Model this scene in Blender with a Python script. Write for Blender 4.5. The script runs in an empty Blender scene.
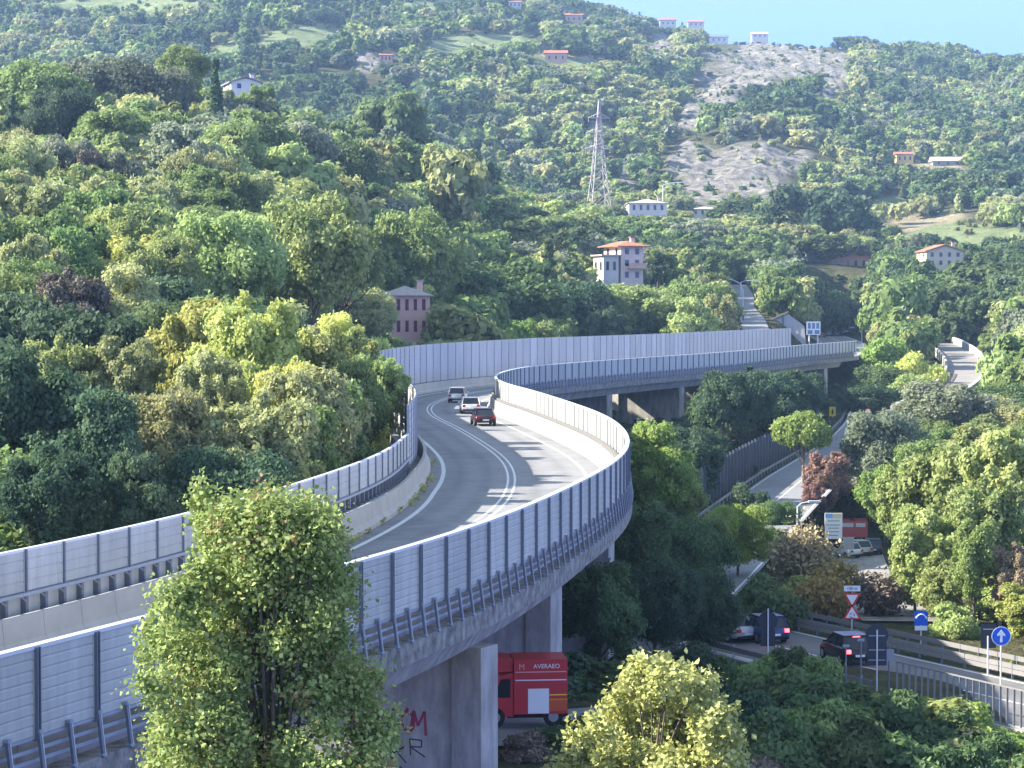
import bpy, math, random
import numpy as np
from mathutils import Vector, Matrix

# ---------------------------------------------------------------- camera, sky, sun, exposure
SC = bpy.context.scene
F = 2400.0
TH = math.atan(84 / F)
cd = bpy.data.cameras.new('camera'); cam = bpy.data.objects.new('camera', cd)
SC.collection.objects.link(cam); SC.camera = cam
cd.sensor_width = 36; cd.lens = 36 * F / 1024; cd.clip_start = 1; cd.clip_end = 12000
cam.location = (0, 0, 0); cam.rotation_euler = (math.pi / 2 - TH, 0, 0)
SUN_EL, SUN_AZ = 33.0, 270.0          # azimuth clockwise from +Y (270 = exactly from the left)
w = bpy.data.worlds.new('World'); SC.world = w; w.use_nodes = True
nt = w.node_tree; bg = nt.nodes['Background']
sky = nt.nodes.new('ShaderNodeTexSky'); sky.sky_type = 'NISHITA'; sky.sun_disc = False
sky.sun_elevation = math.radians(SUN_EL); sky.sun_rotation = math.radians(SUN_AZ)
sky.air_density = 0.8; sky.dust_density = 0.05; sky.ozone_density = 2.5; sky.altitude = 300
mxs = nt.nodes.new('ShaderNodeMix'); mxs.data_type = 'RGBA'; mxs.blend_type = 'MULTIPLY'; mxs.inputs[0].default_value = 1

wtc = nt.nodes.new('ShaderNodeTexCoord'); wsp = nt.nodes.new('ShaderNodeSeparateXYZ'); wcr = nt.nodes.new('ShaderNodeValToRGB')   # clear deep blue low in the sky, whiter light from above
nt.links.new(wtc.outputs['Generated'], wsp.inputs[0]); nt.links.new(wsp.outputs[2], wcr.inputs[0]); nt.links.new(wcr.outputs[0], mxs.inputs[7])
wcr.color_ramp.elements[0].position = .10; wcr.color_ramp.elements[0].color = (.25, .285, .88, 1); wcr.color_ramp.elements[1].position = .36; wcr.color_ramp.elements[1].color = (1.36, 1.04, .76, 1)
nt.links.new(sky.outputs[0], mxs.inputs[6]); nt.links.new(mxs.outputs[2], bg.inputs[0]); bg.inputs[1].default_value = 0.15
sd = bpy.data.lights.new('sun', 'SUN'); sun = bpy.data.objects.new('sun', sd); SC.collection.objects.link(sun)
sd.energy = 3.9; sd.angle = math.radians(0.55); sd.color = (1.0, 0.93, 0.80)
_a, _e = math.radians(SUN_AZ), math.radians(SUN_EL)
SUNV = Vector((math.sin(_a) * math.cos(_e), math.cos(_a) * math.cos(_e), math.sin(_e)))
sun.rotation_euler = SUNV.to_track_quat('Z', 'Y').to_euler()
SC.view_settings.view_transform = 'Standard'; SC.view_settings.look = 'None'
SC.view_settings.gamma = 1; SC.view_settings.use_curve_mapping = False
SC.view_settings.exposure = 2.02
SC.render.engine = 'CYCLES'
SC.cycles.max_bounces = 8; SC.cycles.diffuse_bounces = 5; SC.cycles.transmission_bounces = 6; SC.cycles.transparent_max_bounces = 4
SC.cycles.volume_bounces = 0
SC.cycles.use_denoising = True

RNG = np.random.default_rng(7)
random.seed(7)
COL = SC.collection

# ---------------------------------------------------------------- projection
CT, ST = math.cos(TH), math.sin(TH)
def ray(px, py):
    v = (384 - py) / F; u = (px - 512) / F
    return np.array([u, CT + ST * v, v * CT - ST])
def at(px, py, D):                      # the point seen at a pixel at forward distance D
    r = ray(px, py); return r * (D / r[1])
def atz(px, py, z):
    r = ray(px, py); return r * (z / r[2])
def proj(x, y, z):
    d = y * CT - z * ST; v = y * ST + z * CT
    return 512 + F * x / d, 384 - F * v / d

# ---------------------------------------------------------------- materials
MATS = {}
def mat(name, col, rough=0.8, metal=0.0, noise=0.0, nscale=1.0, bump=0.0, col2=None, spec=0.3, emit=None, est=0, stretch=None, rnd=0):
    if name in MATS: return MATS[name]
    m = bpy.data.materials.new(name); m.use_nodes = True
    n = m.node_tree.nodes; l = m.node_tree.links; b = n['Principled BSDF']
    b.inputs['Base Color'].default_value = (*col, 1); b.inputs['Roughness'].default_value = rough
    b.inputs['Metallic'].default_value = metal; b.inputs['Specular IOR Level'].default_value = spec
    if emit: b.inputs['Emission Color'].default_value = (*emit, 1); b.inputs['Emission Strength'].default_value = est
    if noise > 0 or col2:
        tc = n.new('ShaderNodeTexCoord'); nz = n.new('ShaderNodeTexNoise')
        nz.inputs['Scale'].default_value = nscale; nz.inputs['Detail'].default_value = 6; nz.inputs['Roughness'].default_value = .65
        geo = n.new('ShaderNodeNewGeometry'); src = geo.outputs['Position']
        if stretch:
            mp = n.new('ShaderNodeMapping'); mp.inputs['Scale'].default_value = stretch; l.new(src, mp.inputs[0]); src = mp.outputs[0]
        l.new(src, nz.inputs['Vector'])
        cr = n.new('ShaderNodeValToRGB'); cr.color_ramp.elements[0].position = .35; cr.color_ramp.elements[1].position = .68
        c2 = col2 if col2 else tuple(c * (1 - noise) for c in col)
        cr.color_ramp.elements[0].color = (*c2, 1); cr.color_ramp.elements[1].color = (*col, 1)
        l.new(nz.outputs['Fac'], cr.inputs[0]); l.new(cr.outputs[0], b.inputs['Base Color'])
        if rnd:                                     # every panel has weathered a little differently
            oi = n.new('ShaderNodeObjectInfo'); mr = n.new('ShaderNodeMapRange'); mr.inputs['To Min'].default_value = 1 - rnd; mr.inputs['To Max'].default_value = 1 + rnd
            hs = n.new('ShaderNodeHueSaturation'); l.new(oi.outputs['Random'], mr.inputs[0]); l.new(mr.outputs[0], hs.inputs['Value']); l.new(cr.outputs[0], hs.inputs['Color']); l.new(hs.outputs[0], b.inputs['Base Color'])
        if bump:
            bp = n.new('ShaderNodeBump'); bp.inputs['Strength'].default_value = bump; bp.inputs['Distance'].default_value = .05
            l.new(nz.outputs['Fac'], bp.inputs['Height']); l.new(bp.outputs[0], b.inputs['Normal'])
    MATS[name] = m; return m

def leafmat(name, c1, c2, trans=0.44, c3=None):
    """foliage: two greens mixed by branch-scale noise, each leaf and each tree a little different"""
    m = bpy.data.materials.new(name); m.use_nodes = True
    n = m.node_tree.nodes; l = m.node_tree.links; n.clear()
    out = n.new('ShaderNodeOutputMaterial')
    at_ = n.new('ShaderNodeAttribute'); at_.attribute_name = 'tone'
    cr = n.new('ShaderNodeValToRGB'); e = cr.color_ramp.elements
    e[0].position = .1; e[0].color = (*c1, 1); e[1].position = .9; e[1].color = (*c2, 1)
    if c3: x = e.new(.97); x.color = (*c3, 1)
    oi = n.new('ShaderNodeObjectInfo')
    hs = n.new('ShaderNodeHueSaturation')
    mr = n.new('ShaderNodeMapRange'); mr.inputs['To Min'].default_value = .470; mr.inputs['To Max'].default_value = .508
    mv = n.new('ShaderNodeMapRange'); mv.inputs['To Min'].default_value = .85; mv.inputs['To Max'].default_value = 1.35
    mm = n.new('ShaderNodeMath'); mm.operation = 'MULTIPLY'; mm.inputs[1].default_value = 7.13
    fr = n.new('ShaderNodeMath'); fr.operation = 'FRACT'
    l.new(oi.outputs['Random'], mr.inputs[0]); l.new(oi.outputs['Random'], mm.inputs[0]); l.new(mm.outputs[0], fr.inputs[0]); l.new(fr.outputs[0], mv.inputs[0])
    l.new(at_.outputs['Fac'], cr.inputs[0]); l.new(cr.outputs[0], hs.inputs['Color'])
    l.new(mr.outputs[0], hs.inputs['Hue']); l.new(mv.outputs[0], hs.inputs['Value']); hs.inputs['Saturation'].default_value = .93
    d = n.new('ShaderNodeBsdfDiffuse'); t = n.new('ShaderNodeBsdfTranslucent'); g = n.new('ShaderNodeBsdfGlossy')
    g.inputs['Roughness'].default_value = .6; g.inputs['Color'].default_value = (.8, .85, .9, 1)
    mx = n.new('ShaderNodeMixShader'); mx.inputs[0].default_value = trans
    mg = n.new('ShaderNodeMixShader'); mg.inputs[0].default_value = .012
    l.new(hs.outputs[0], d.inputs[0]); l.new(hs.outputs[0], t.inputs[0])
    l.new(d.outputs[0], mx.inputs[1]); l.new(t.outputs[0], mx.inputs[2])
    l.new(mx.outputs[0], mg.inputs[1]); l.new(g.outputs[0], mg.inputs[2]); l.new(mg.outputs[0], out.inputs[0])
    MATS[name] = m; return m

LEAF = {
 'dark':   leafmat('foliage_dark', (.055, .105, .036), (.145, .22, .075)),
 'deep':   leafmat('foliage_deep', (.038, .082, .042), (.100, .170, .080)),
 'mid':    leafmat('foliage_mid', (.115, .19, .045), (.25, .35, .105)),
 'light':  leafmat('foliage_light', (.19, .28, .070), (.38, .46, .16)),
 'olive':  leafmat('foliage_olive', (.24, .28, .095), (.42, .45, .19)),
 'grey':   leafmat('foliage_grey', (.14, .18, .10), (.28, .32, .20)),
 'yellow': leafmat('foliage_yellow', (.30, .36, .065), (.58, .64, .18)),
 'gold':   leafmat('foliage_gold', (.20, .17, .050), (.42, .33, .085)),
 'bright': leafmat('foliage_bright', (.14, .24, .040), (.31, .44, .10)),
 'red':    leafmat('foliage_red', (.17, .12, .075), (.36, .22, .15)),
 'dry':    leafmat('foliage_dry', (.20, .16, .085), (.40, .33, .18), .15),
 'brown':  leafmat('foliage_brown', (.12, .10, .07), (.24, .20, .14), .15),
 'maple':  leafmat('foliage_maple', (.15, .24, .045), (.52, .60, .19), .36, (.38, .24, .09)),
 'cream':  leafmat('foliage_cream', (.22, .27, .07), (.48, .53, .18), .3),
}
BARK = mat('bark', (.16, .13, .10), noise=.5, nscale=3)
BARKL = mat('bark_pale', (.34, .29, .24), noise=.4, nscale=3)
CONC = mat('concrete', (.50, .47, .43), rough=.92, col2=(.27, .25, .23), nscale=1.6, bump=.3, stretch=(1, 1, .3))
CONCL = mat('concrete_pale', (.48, .455, .42), rough=.85, noise=.16, nscale=.7)
CONCD = mat('concrete_weathered', (.36, .34, .31), rough=.95, col2=(.12, .115, .105), nscale=2.3, bump=.3)
PANEL = mat('panel_grey', (.49, .49, .45), rough=.6, noise=.22, nscale=1.6, stretch=(1.6, 1.6, .22), rnd=.10)
PANELT = mat('panel_far_grey', (.50, .50, .48), rough=.65, noise=.18, nscale=1.0, stretch=(1.4, 1.4, .2), rnd=.12)
STEEL = mat('galvanised_steel', (.34, .38, .44), rough=.5, metal=.3, noise=.15, nscale=2)
STEELB = mat('steel_dark_blue', (.16, .18, .215), rough=.5, metal=.2)
STEELW = mat('steel_white', (.62, .63, .64), rough=.45)
WHITE = mat('white_paint', (.78, .78, .77), rough=.7)
MARK = mat('road_paint', (.72, .72, .70), rough=.8, noise=.2, nscale=4)
ASPH = mat('asphalt', (.250, .250, .255), rough=.95, col2=(.195, .197, .205), nscale=.5, bump=.05)
ASPHL = mat('asphalt_worn', (.19, .185, .18), rough=.93, col2=(.14, .135, .13), nscale=.4)
GLASS = mat('dark_glass', (.02, .025, .03), rough=.1, spec=.6)
RUBBER = mat('rubber', (.02, .02, .02), rough=.9)
CHROME = mat('rim_metal', (.5, .5, .52), rough=.3, metal=.8)
DARKM = mat('sign_back', (.035, .04, .055), rough=.6)
GREYM = mat('sign_back_grey', (.30, .32, .35), rough=.6)
BLUE = mat('sign_blue', (.012, .11, .60), rough=.5)
RED = mat('sign_red', (.62, .05, .05), rough=.5)
YELL = mat('sign_yellow', (.80, .62, .03), rough=.5)
ORAN = mat('stripe_orange', (.75, .26, .03), rough=.5)
ROOFT = mat('roof_tile', (.46, .20, .13), rough=.9, noise=.35, nscale=1.5)
ROOFP = mat('roof_tile_pale', (.50, .42, .37), rough=.9, noise=.25, nscale=1.2)
ROOFR = mat('roof_red', (.50, .13, .10), rough=.8, noise=.2, nscale=1)
def wallm(n, c): return mat('plaster_' + n, c, rough=.9, noise=.10, nscale=.5)
def paint(n, c): return mat('paint_' + n, c, rough=.3, spec=.5)

# ---------------------------------------------------------------- mesh helpers
class MB:
    def __init__(s): s.v = []; s.f = []; s.m = []; s.mats = []
    def mi(s, m):
        if m not in s.mats: s.mats.append(m)
        return s.mats.index(m)
    def add(s, v, f, m):
        o = len(s.v); s.v += [tuple(p) for p in v]; k = s.mi(m)
        for q in f: s.f.append(tuple(i + o for i in q)); s.m.append(k)
    def box(s, c, d, m, rz=0, rx=0, ry=0):
        R = Matrix.Rotation(rz, 3, 'Z') @ Matrix.Rotation(ry, 3, 'Y') @ Matrix.Rotation(rx, 3, 'X')
        v = [Vector(c) + R @ Vector((x * d[0] / 2, y * d[1] / 2, z * d[2] / 2)) for x in (-1, 1) for y in (-1, 1) for z in (-1, 1)]
        s.add(v, [(0, 1, 3, 2), (4, 6, 7, 5), (0, 4, 5, 1), (2, 3, 7, 6), (0, 2, 6, 4), (1, 5, 7, 3)], m)
    def tube(s, pts, r, m, n=8, cap=True):
        pts = [Vector(p) for p in pts]
        rs = r if isinstance(r, (list, tuple)) else [r] * len(pts)
        V = []; up = None
        for i, p in enumerate(pts):
            d = (pts[min(i + 1, len(pts) - 1)] - pts[max(i - 1, 0)]).normalized()
            a = d.cross(Vector((0, 0, 1)) if abs(d.z) < .95 else Vector((1, 0, 0))).normalized()
            if up is not None and a.dot(up) < 0 and abs(d.z) < .95: pass
            b = d.cross(a); up = a
            for k in range(n):
                t = 2 * math.pi * k / n; V.append(p + (a * math.cos(t) + b * math.sin(t)) * rs[i])
        Fs = []
        for i in range(len(pts) - 1):
            for k in range(n):
                Fs.append((i * n + k, i * n + (k + 1) % n, (i + 1) * n + (k + 1) % n, (i + 1) * n + k))
        if cap: Fs.append(tuple(range(n))[::-1]); Fs.append(tuple((len(pts) - 1) * n + k for k in range(n)))
        s.add(V, Fs, m)
    def prism(s, poly, d0, d1, m, T=None):
        """poly = list of (x, z) in the XZ plane, extruded along y from d0 to d1"""
        n = len(poly); V = [Vector((x, d0, z)) for x, z in poly] + [Vector((x, d1, z)) for x, z in poly]
        if T: V = [T @ p for p in V]
        Fs = [tuple(range(n)), tuple(range(2 * n - 1, n - 1, -1))] + [(i, i + n, (i + 1) % n + n, (i + 1) % n) for i in range(n)]
        s.add(V, Fs, m)
    def build(s, name, parent=None, smooth=False):
        me = bpy.data.meshes.new(name); me.from_pydata(s.v, [], s.f)
        for m in s.mats: me.materials.append(m)
        me.polygons.foreach_set('material_index', s.m)
        if smooth: me.polygons.foreach_set('use_smooth', [True] * len(s.f))
        me.update()
        return link(name, me, parent)

def link(name, data, parent=None):
    o = bpy.data.objects.new(name, data); COL.objects.link(o)
    if parent: o.parent = parent
    return o
def tag(o, label=None, cat=None, group=None, kind=None):
    if label: o['label'] = label
    if cat: o['category'] = cat
    if group: o['group'] = group
    if kind: o['kind'] = kind
    return o
def thing(name, label, cat, loc=(0, 0, 0), rz=0, group=None):
    o = link(name, None); o.location = loc; o.rotation_euler = (0, 0, rz); o.empty_display_size = .1
    return tag(o, label, cat, group)
def dup(root, loc=None, rz=None, scale=None, label=None, group=None):
    r = root.copy(); COL.objects.link(r)
    if loc is not None: r.location = loc
    if rz is not None: r.rotation_euler = (0, 0, rz)
    if scale is not None: r.scale = scale
    if label: r['label'] = label
    if group: r['group'] = group
    for ch in list(root.children):
        c = ch.copy(); COL.objects.link(c); c.parent = r
        for g in list(ch.children):
            d = g.copy(); COL.objects.link(d); d.parent = c
    return r
def text_mesh(txt, size, m, T, parent, name='lettering', depth=.01, squash=1.0):
    cu = bpy.data.curves.new('t', 'FONT'); cu.body = txt; cu.size = size; cu.extrude = depth
    cu.align_x = 'CENTER'; cu.align_y = 'CENTER'
    o = bpy.data.objects.new('t', cu); COL.objects.link(o)
    dg = bpy.context.evaluated_depsgraph_get(); dg.update()
    me = bpy.data.meshes.new_from_object(o.evaluated_get(dg))
    bpy.data.objects.remove(o)
    me.transform(Matrix.Diagonal((squash, 1, 1, 1))); me.transform(T)
    me.materials.clear(); me.materials.append(m)
    return link(name, me, parent)

# ---------------------------------------------------------------- the viaduct's line
RP = [(-120, 682), (0, 649.4), (95, 630.5), (170.7, 610), (335.6, 565.6), (392, 551.5), (442, 537.5), (480, 523), (522, 507.5),
      (561, 489), (602, 469), (622, 454.6), (627.5, 442), (623, 431), (610, 419), (589, 409.5), (553, 397.5), (525.5, 389), (500, 383),
      (491.6, 376.4), (497, 373), (516, 368), (535, 365.5), (571, 362.8), (607.5, 360), (638.5, 357.7), (678, 355.3),
      (740, 350.8), (802.5, 344.8), (859, 340.8)]
WT = -7.5          # top of the noise barrier
DZ = -10.45        # road surface
_p = np.array([atz(a, b, WT)[:2] for a, b in RP])
_d0 = _p[0] - _p[1]; _d0 /= np.linalg.norm(_d0)
_p = np.vstack([_p[0] + _d0 * 30, _p])
_p = np.vstack([_p, [78, 520], [88, 600], [99, 716], [118, 860]])
_sg = np.r_[0, np.cumsum(np.linalg.norm(np.diff(_p, axis=0), axis=1))]
_s = np.arange(0, _sg[-1], 1.0)
def smooth1(a, wd):
    k = np.exp(-.5 * (np.arange(-3 * wd, 3 * wd + 1) / wd) ** 2); k /= k.sum()
    p = np.r_[2 * a[0] - a[3 * wd:0:-1], a, 2 * a[-1] - a[-2:-3 * wd - 2:-1]]
    return np.convolve(p, k, 'valid')
PC = np.stack([smooth1(np.interp(_s, _sg, _p[:, i]), 7) for i in (0, 1)], 1)
_t = np.gradient(PC, axis=0); _t /= np.linalg.norm(_t, axis=1)[:, None]
PN = np.stack([-_t[:, 1], _t[:, 0]], 1)
_cum = np.r_[0, np.cumsum(np.linalg.norm(np.diff(PC, axis=0), axis=1))] - 30.0    # s = 0 at the old start
SEND = 408.0
def wid(s):                              # deck width between the two noise barriers
    return float(np.interp(s, [-30, 10, 50, 85, 150, 230, 420], [10.2, 10.4, 11.0, 12.0, 12.1, 11.6, 11.4]))
def pp(s, off=0.0):
    x = np.interp(s, _cum, PC[:, 0]); y = np.interp(s, _cum, PC[:, 1])
    nx = np.interp(s, _cum, PN[:, 0]); ny = np.interp(s, _cum, PN[:, 1])
    q = math.hypot(nx, ny); return x + nx / q * off, y + ny / q * off
def ang(s):                              # heading of the road
    a = pp(s - .5); b = pp(s + .5); return math.atan2(b[1] - a[1], b[0] - a[0])

def sweep(mb, prof, s0, s1, m, step=2.0, left=False, closed=True, cap=True):
    """prof = [(offset, z)] swept along the line; left=True measures offsets outward from the left barrier"""
    n = len(prof); ss = np.linspace(s0, s1, max(2, int((s1 - s0) / step) + 1)); V = []
    for s in ss:
        for o, z in prof:
            oo = wid(s) + o if left else (o if not callable(o) else o(s))
            x, y = pp(s, oo); V.append((x, y, z))
    Fs = []
    for i in range(len(ss) - 1):
        for k in range(n if closed else n - 1):
            Fs.append((i * n + k, i * n + (k + 1) % n, (i + 1) * n + (k + 1) % n, (i + 1) * n + k))
    if closed and cap: Fs.append(tuple(range(n))); Fs.append(tuple((len(ss) - 1) * n + k for k in range(n))[::-1])
    mb.add(V, Fs, m)

# ---------------------------------------------------------------- terrain
COLS = [-260, 0, 128, 256, 384, 512, 640, 768, 896, 1024, 1280]
TZ = {
 -260: [(0,-8),(40,-13),(75,-16),(130,-15),(170,-6),(220,3),(280,12),(340,20),(420,34),(500,44),(600,46),(850,60),(1200,120),(1500,200),(1800,250),(2300,270)],
 0:   [(0,-8),(40,-13),(75,-17),(130,-16),(170,-9),(220,-1),(280,7),(340,15),(420,28),(470,36),(520,38),(600,30),(850,45),(1200,110),(1500,190),(1800,245),(2300,270)],
 128: [(0,-8),(40,-13),(75,-17.5),(130,-16),(170,-10),(220,-4),(280,3),(340,11),(420,25),(480,38),(530,39),(600,33),(850,46),(1200,115),(1500,192),(1800,245),(2300,265)],
 256: [(0,-8),(40,-14),(75,-18.5),(130,-16),(170,-9),(220,-3.5),(280,4),(340,11),(420,23),(500,34),(540,36),(600,31),(850,44),(1000,72),(1200,125),(1500,188),(1800,240),(2300,262)],
 384: [(0,-8),(40,-14),(75,-18.5),(130,-16.5),(170,-15),(220,-12),(280,-10),(340,-5),(420,5),(500,20),(600,38),(650,40),(720,34),(850,42),(1000,68),(1200,122),(1500,182),(1800,235),(2300,258)],
 512: [(0,-8),(40,-14),(75,-16.2),(96,-16.4),(118,-19),(220,-18),(280,-17),(340,-13),(420,-6),(500,2),(600,14),(700,24),(760,23),(850,22),(1000,50),(1200,108),(1500,170),(1800,222),(2100,240),(2400,235)],
 640: [(0,-8),(40,-14),(75,-17),(96,-17),(118,-19.3),(220,-19.6),(280,-19.5),(340,-17),(420,-10),(480,1.5),(520,4),(600,8),(700,17),(780,20),(850,26),(1000,48),(1200,92),(1500,148),(1800,198),(1950,206),(2100,200),(2400,180)],
 768: [(0,-8),(40,-14),(75,-18.5),(100,-19.3),(220,-20),(340,-19),(420,-14),(500,-8),(600,0),(700,8),(850,24),(1000,58),(1200,100),(1500,152),(1800,190),(1900,196),(2050,190),(2400,165)],
 896: [(0,-8),(40,-14),(75,-18.5),(100,-19.3),(220,-20),(340,-18),(420,-15),(500,-12),(600,-4),(700,5),(850,20),(1000,38),(1200,68),(1500,127),(1800,178),(1900,183),(2050,176),(2400,150)],
 1024:[(0,-8),(40,-14),(75,-18.5),(100,-19.3),(220,-20),(340,-17.5),(420,-14),(500,-10),(600,0),(700,9),(850,24),(1000,42),(1200,70),(1500,127),(1800,180),(1900,187),(2050,182),(2400,160)],
 1280:[(0,-8),(40,-14),(75,-18.5),(100,-19.3),(220,-18),(340,-12),(420,-6),(500,0),(600,8),(700,16),(850,28),(1000,48),(1200,80),(1500,140),(1800,190),(2050,190),(2400,170)],
}
# polar-ish grid: columns = view angle, rows = distance
GU = np.linspace(-420, 1440, 560)                                  # pixel-like column index (tangent of the angle)
GD = np.concatenate([np.linspace(2, 120, 70, endpoint=False), np.geomspace(120, 900, 230, endpoint=False), np.linspace(900, 2600, 260)])
base = np.array([np.interp(GD, [a for a, b in TZ[c]], [b for a, b in TZ[c]]) for c in COLS])     # cols x D
G = np.array([np.interp(GU, COLS, base[:, j]) for j in range(len(GD))])                           # D x U
def gsm(A, wd, ax):
    k = np.exp(-.5 * (np.arange(-3 * wd, 3 * wd + 1) / wd) ** 2); k /= k.sum()
    P_ = np.pad(A, [(3 * wd, 3 * wd) if i == ax else (0, 0) for i in (0, 1)], mode='edge')
    return np.apply_along_axis(lambda r: np.convolve(r, k, 'valid'), ax, P_)
G = gsm(gsm(G, 9, 1), 5, 0)
UU, DD = np.meshgrid(GU, GD)
XX = (UU - 512) / F * DD
def vnoise(x, y, seed):
    r = np.random.default_rng(seed); tb = r.random((64, 64))
    xi = np.floor(x).astype(int); yi = np.floor(y).astype(int); fx = x - xi; fy = y - yi
    fx = fx * fx * (3 - 2 * fx); fy = fy * fy * (3 - 2 * fy)
    g = lambda a, b: tb[a % 64, b % 64]
    return (g(xi, yi) * (1 - fx) + g(xi + 1, yi) * fx) * (1 - fy) + (g(xi, yi + 1) * (1 - fx) + g(xi + 1, yi + 1) * fx) * fy
def fbm(x, y, seed, o=4):
    s = 0; a = 1; t = 0
    for i in range(o): s = s + a * vnoise(x * 2 ** i + 17.3 * i, y * 2 ** i + 5.1 * i, seed + i); t += a; a *= .5
    return s / t - .5
farw = np.clip((DD - 750) / 500, 0, 1)
midw = np.clip((DD - 150) / 150, 0, 1)
# gullies and spurs running down the far slope
warp = fbm(XX / 160, DD / 260, 3) * 120
G = G + farw * (np.abs(fbm((XX + warp) / 130, DD / 700, 11, 3)) * -46 + 7 + fbm(XX / 40, DD / 60, 21, 4) * 14)
G = G + midw * fbm(XX / 45, DD / 55, 31, 3) * 3.0
# skyline follows the ridge in the photograph: trim the last rise so that it ends at these rows
ridge = np.interp(GU, [-260, 500, 540, 575, 620, 660, 700, 740, 790, 830, 870, 930, 985, 1040, 1280],
                  [-60, -14, 3, 13, 22, 26, 36, 42, 44, 46, 50, 54, 49, 50, 40])
zcap = (300 - ridge)[None, :] / F * DD
over = G - zcap
G = np.where((DD > 1000) & (over > 0), zcap - .0 * over, G)
G = np.where(DD > 2250, G - (DD - 2250) * .5, G)

# flattened ribbons for the roads on the ground
ROADS = []
def ribbon(pts, half):
    pts = np.array(pts, float)
    sg = np.r_[0, np.cumsum(np.linalg.norm(np.diff(pts[:, :2], axis=0), axis=1))]
    ss = np.arange(0, sg[-1], 1.5)
    q = np.stack([smooth1(np.interp(ss, sg, pts[:, i]), 4) for i in range(3)], 1)
    ROADS.append((q, half)); return q
_e = [(*pp(s, 5.8), DZ) for s in np.arange(402, 672, 6)]
R0 = ribbon(_e, 6.5)
R1 = ribbon([(4, 128, -19.4), (13, 172, -19.8), (25, 232, -20), (32.5, 268, -20), (41, 305, -20), (50, 343, -19.6), (56, 372, -19), (61, 402, -18.5), (70, 450, -17.5)], 5.0)
R2 = ribbon([(-30, 205, -19.5), (-12, 182, -19.5), (3.0, 161.0, -19.5), (11.5, 141.5, -19.5), (21.0, 122.5, -19.5), (28.5, 107.5, -19.5), (37, 90, -19.5)], 4.7)
R3 = ribbon([(24, 146, -19.6), (25.2, 165, -20.4), (28.5, 195, -22.6), (33, 228, -25), (36, 252, -25.5)], 3.4)
R4 = ribbon([(-14, 86, -16.2), (-4, 89, -16.3), (3, 93, -16.55), (8, 99, -16.95), (11, 108, -18.2), (13, 120, -19.3)], 3.4)
R5 = ribbon([(44, 432, -5.5), (47, 470, -3.6), (50, 520, -1.5), (54, 560, 1), (58, 620, 4)], 2.6)
def carve(G, L_=None):
    G = G.copy()
    for q, half in (L_ or ROADS):
        lo, hi = q[:, 1].min() - 30, q[:, 1].max() + 30
        rows = np.where((GD > lo) & (GD < hi))[0]
        for r in rows:
            d2 = (XX[r][:, None] - q[None, :, 0]) ** 2 + (GD[r] - q[None, :, 1]) ** 2
            i = d2.argmin(1); d = np.sqrt(d2[np.arange(len(i)), i])
            wgt = np.clip(1 - (d - half - 1.2) / 9, 0, 1); wgt = wgt * wgt * (3 - 2 * wgt)
            G[r] = G[r] * (1 - wgt) + (q[i, 2] - .12) * wgt
    return G
G = carve(G)
_ra = np.array([[*at(915, 412, 372)], [*at(942, 398, 390)], [*at(957, 388, 410)], [*at(967, 376, 440)], [*at(966, 364, 470)], [*at(955, 352, 505)], [*at(938, 343, 545)]]); _ra[:, 2] -= 2.6
G = carve(G, [(np.stack([np.interp(np.linspace(0, 6, 90), range(7), _ra[:, k]) for k in range(3)], 1), 5.0)])
# never above the viaduct's underside
VX, VY = PC[:, 0], PC[:, 1]
for r in np.where((GD > 30) & (GD < 450))[0]:
    cx = np.array([pp(s, 5.7) for s in np.arange(-30, 405, 4)])
    d = np.sqrt(((XX[r][:, None] - cx[None, :, 0]) ** 2 + (GD[r] - cx[None, :, 1]) ** 2).min(1))
    lim = -15.5 + np.clip(d - 8, 0, None) * .9
    G[r] = np.where(d < 30, np.minimum(G[r], lim), G[r])
def ground(x, y):
    x = np.asarray(x, float); y = np.asarray(y, float)
    u = 512 + F * x / np.maximum(y, 1); j = np.interp(u, GU, np.arange(len(GU))); i = np.interp(y, GD, np.arange(len(GD)))
    j0 = np.clip(np.floor(j).astype(int), 0, len(GU) - 2); i0 = np.clip(np.floor(i).astype(int), 0, len(GD) - 2)
    fj = j - j0; fi = i - i0
    return (G[i0, j0] * (1 - fj) + G[i0, j0 + 1] * fj) * (1 - fi) + (G[i0 + 1, j0] * (1 - fj) + G[i0 + 1, j0 + 1] * fj) * fi

# clearings on the slopes: rock faces, fields, bare terraces (each an ellipse on the ground)
def ell(px, py, cx, cy, rx, ry, rot=0):
    c, s = math.cos(math.radians(rot)), math.sin(math.radians(rot))
    dx, dy = px - cx, py - cy
    a = (dx * c + dy * s) / rx; b = (-dx * s + dy * c) / ry
    return np.clip(1.35 - np.sqrt(a * a + b * b), 0, 1)
ROCK = [(770, 62, 66, 26, -5), (722, 88, 28, 22, 0), (742, 176, 62, 34, -18), (790, 165, 34, 12, -32), (690, 160, 26, 24, 0), (625, 178, 10, 26, -35), (690, 120, 14, 20, 30),  (660, 45, 14, 10, 0), (745, 196, 50, 16, 0), (1012, 49, 16, 8, 0), (365, 62, 14, 12, 0), (600, 130, 16, 10, 0), (835, 78, 14, 28, 20)]
FIELD = [(482, 43, 58, 11, -4), (300, 36, 46, 12, -8), (130, 4, 80, 9, 0), (982, 240, 52, 17, -6), (935, 235, 40, 10, -12), (420, 4, 30, 6, 0), (230, 50, 14, 10, 0), (560, 62, 40, 6, 4), (890, 205, 20, 8, 0)]
TAN = [(925, 222, 60, 9, -10), (575, 60, 60, 5, 4), (380, 55, 34, 5, 0), (940, 165, 40, 5, 5), (45, 135, 30, 8, 0), (90, 152, 22, 8, 0)]
pxg, pyg = proj(XX, DD, G)
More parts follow.
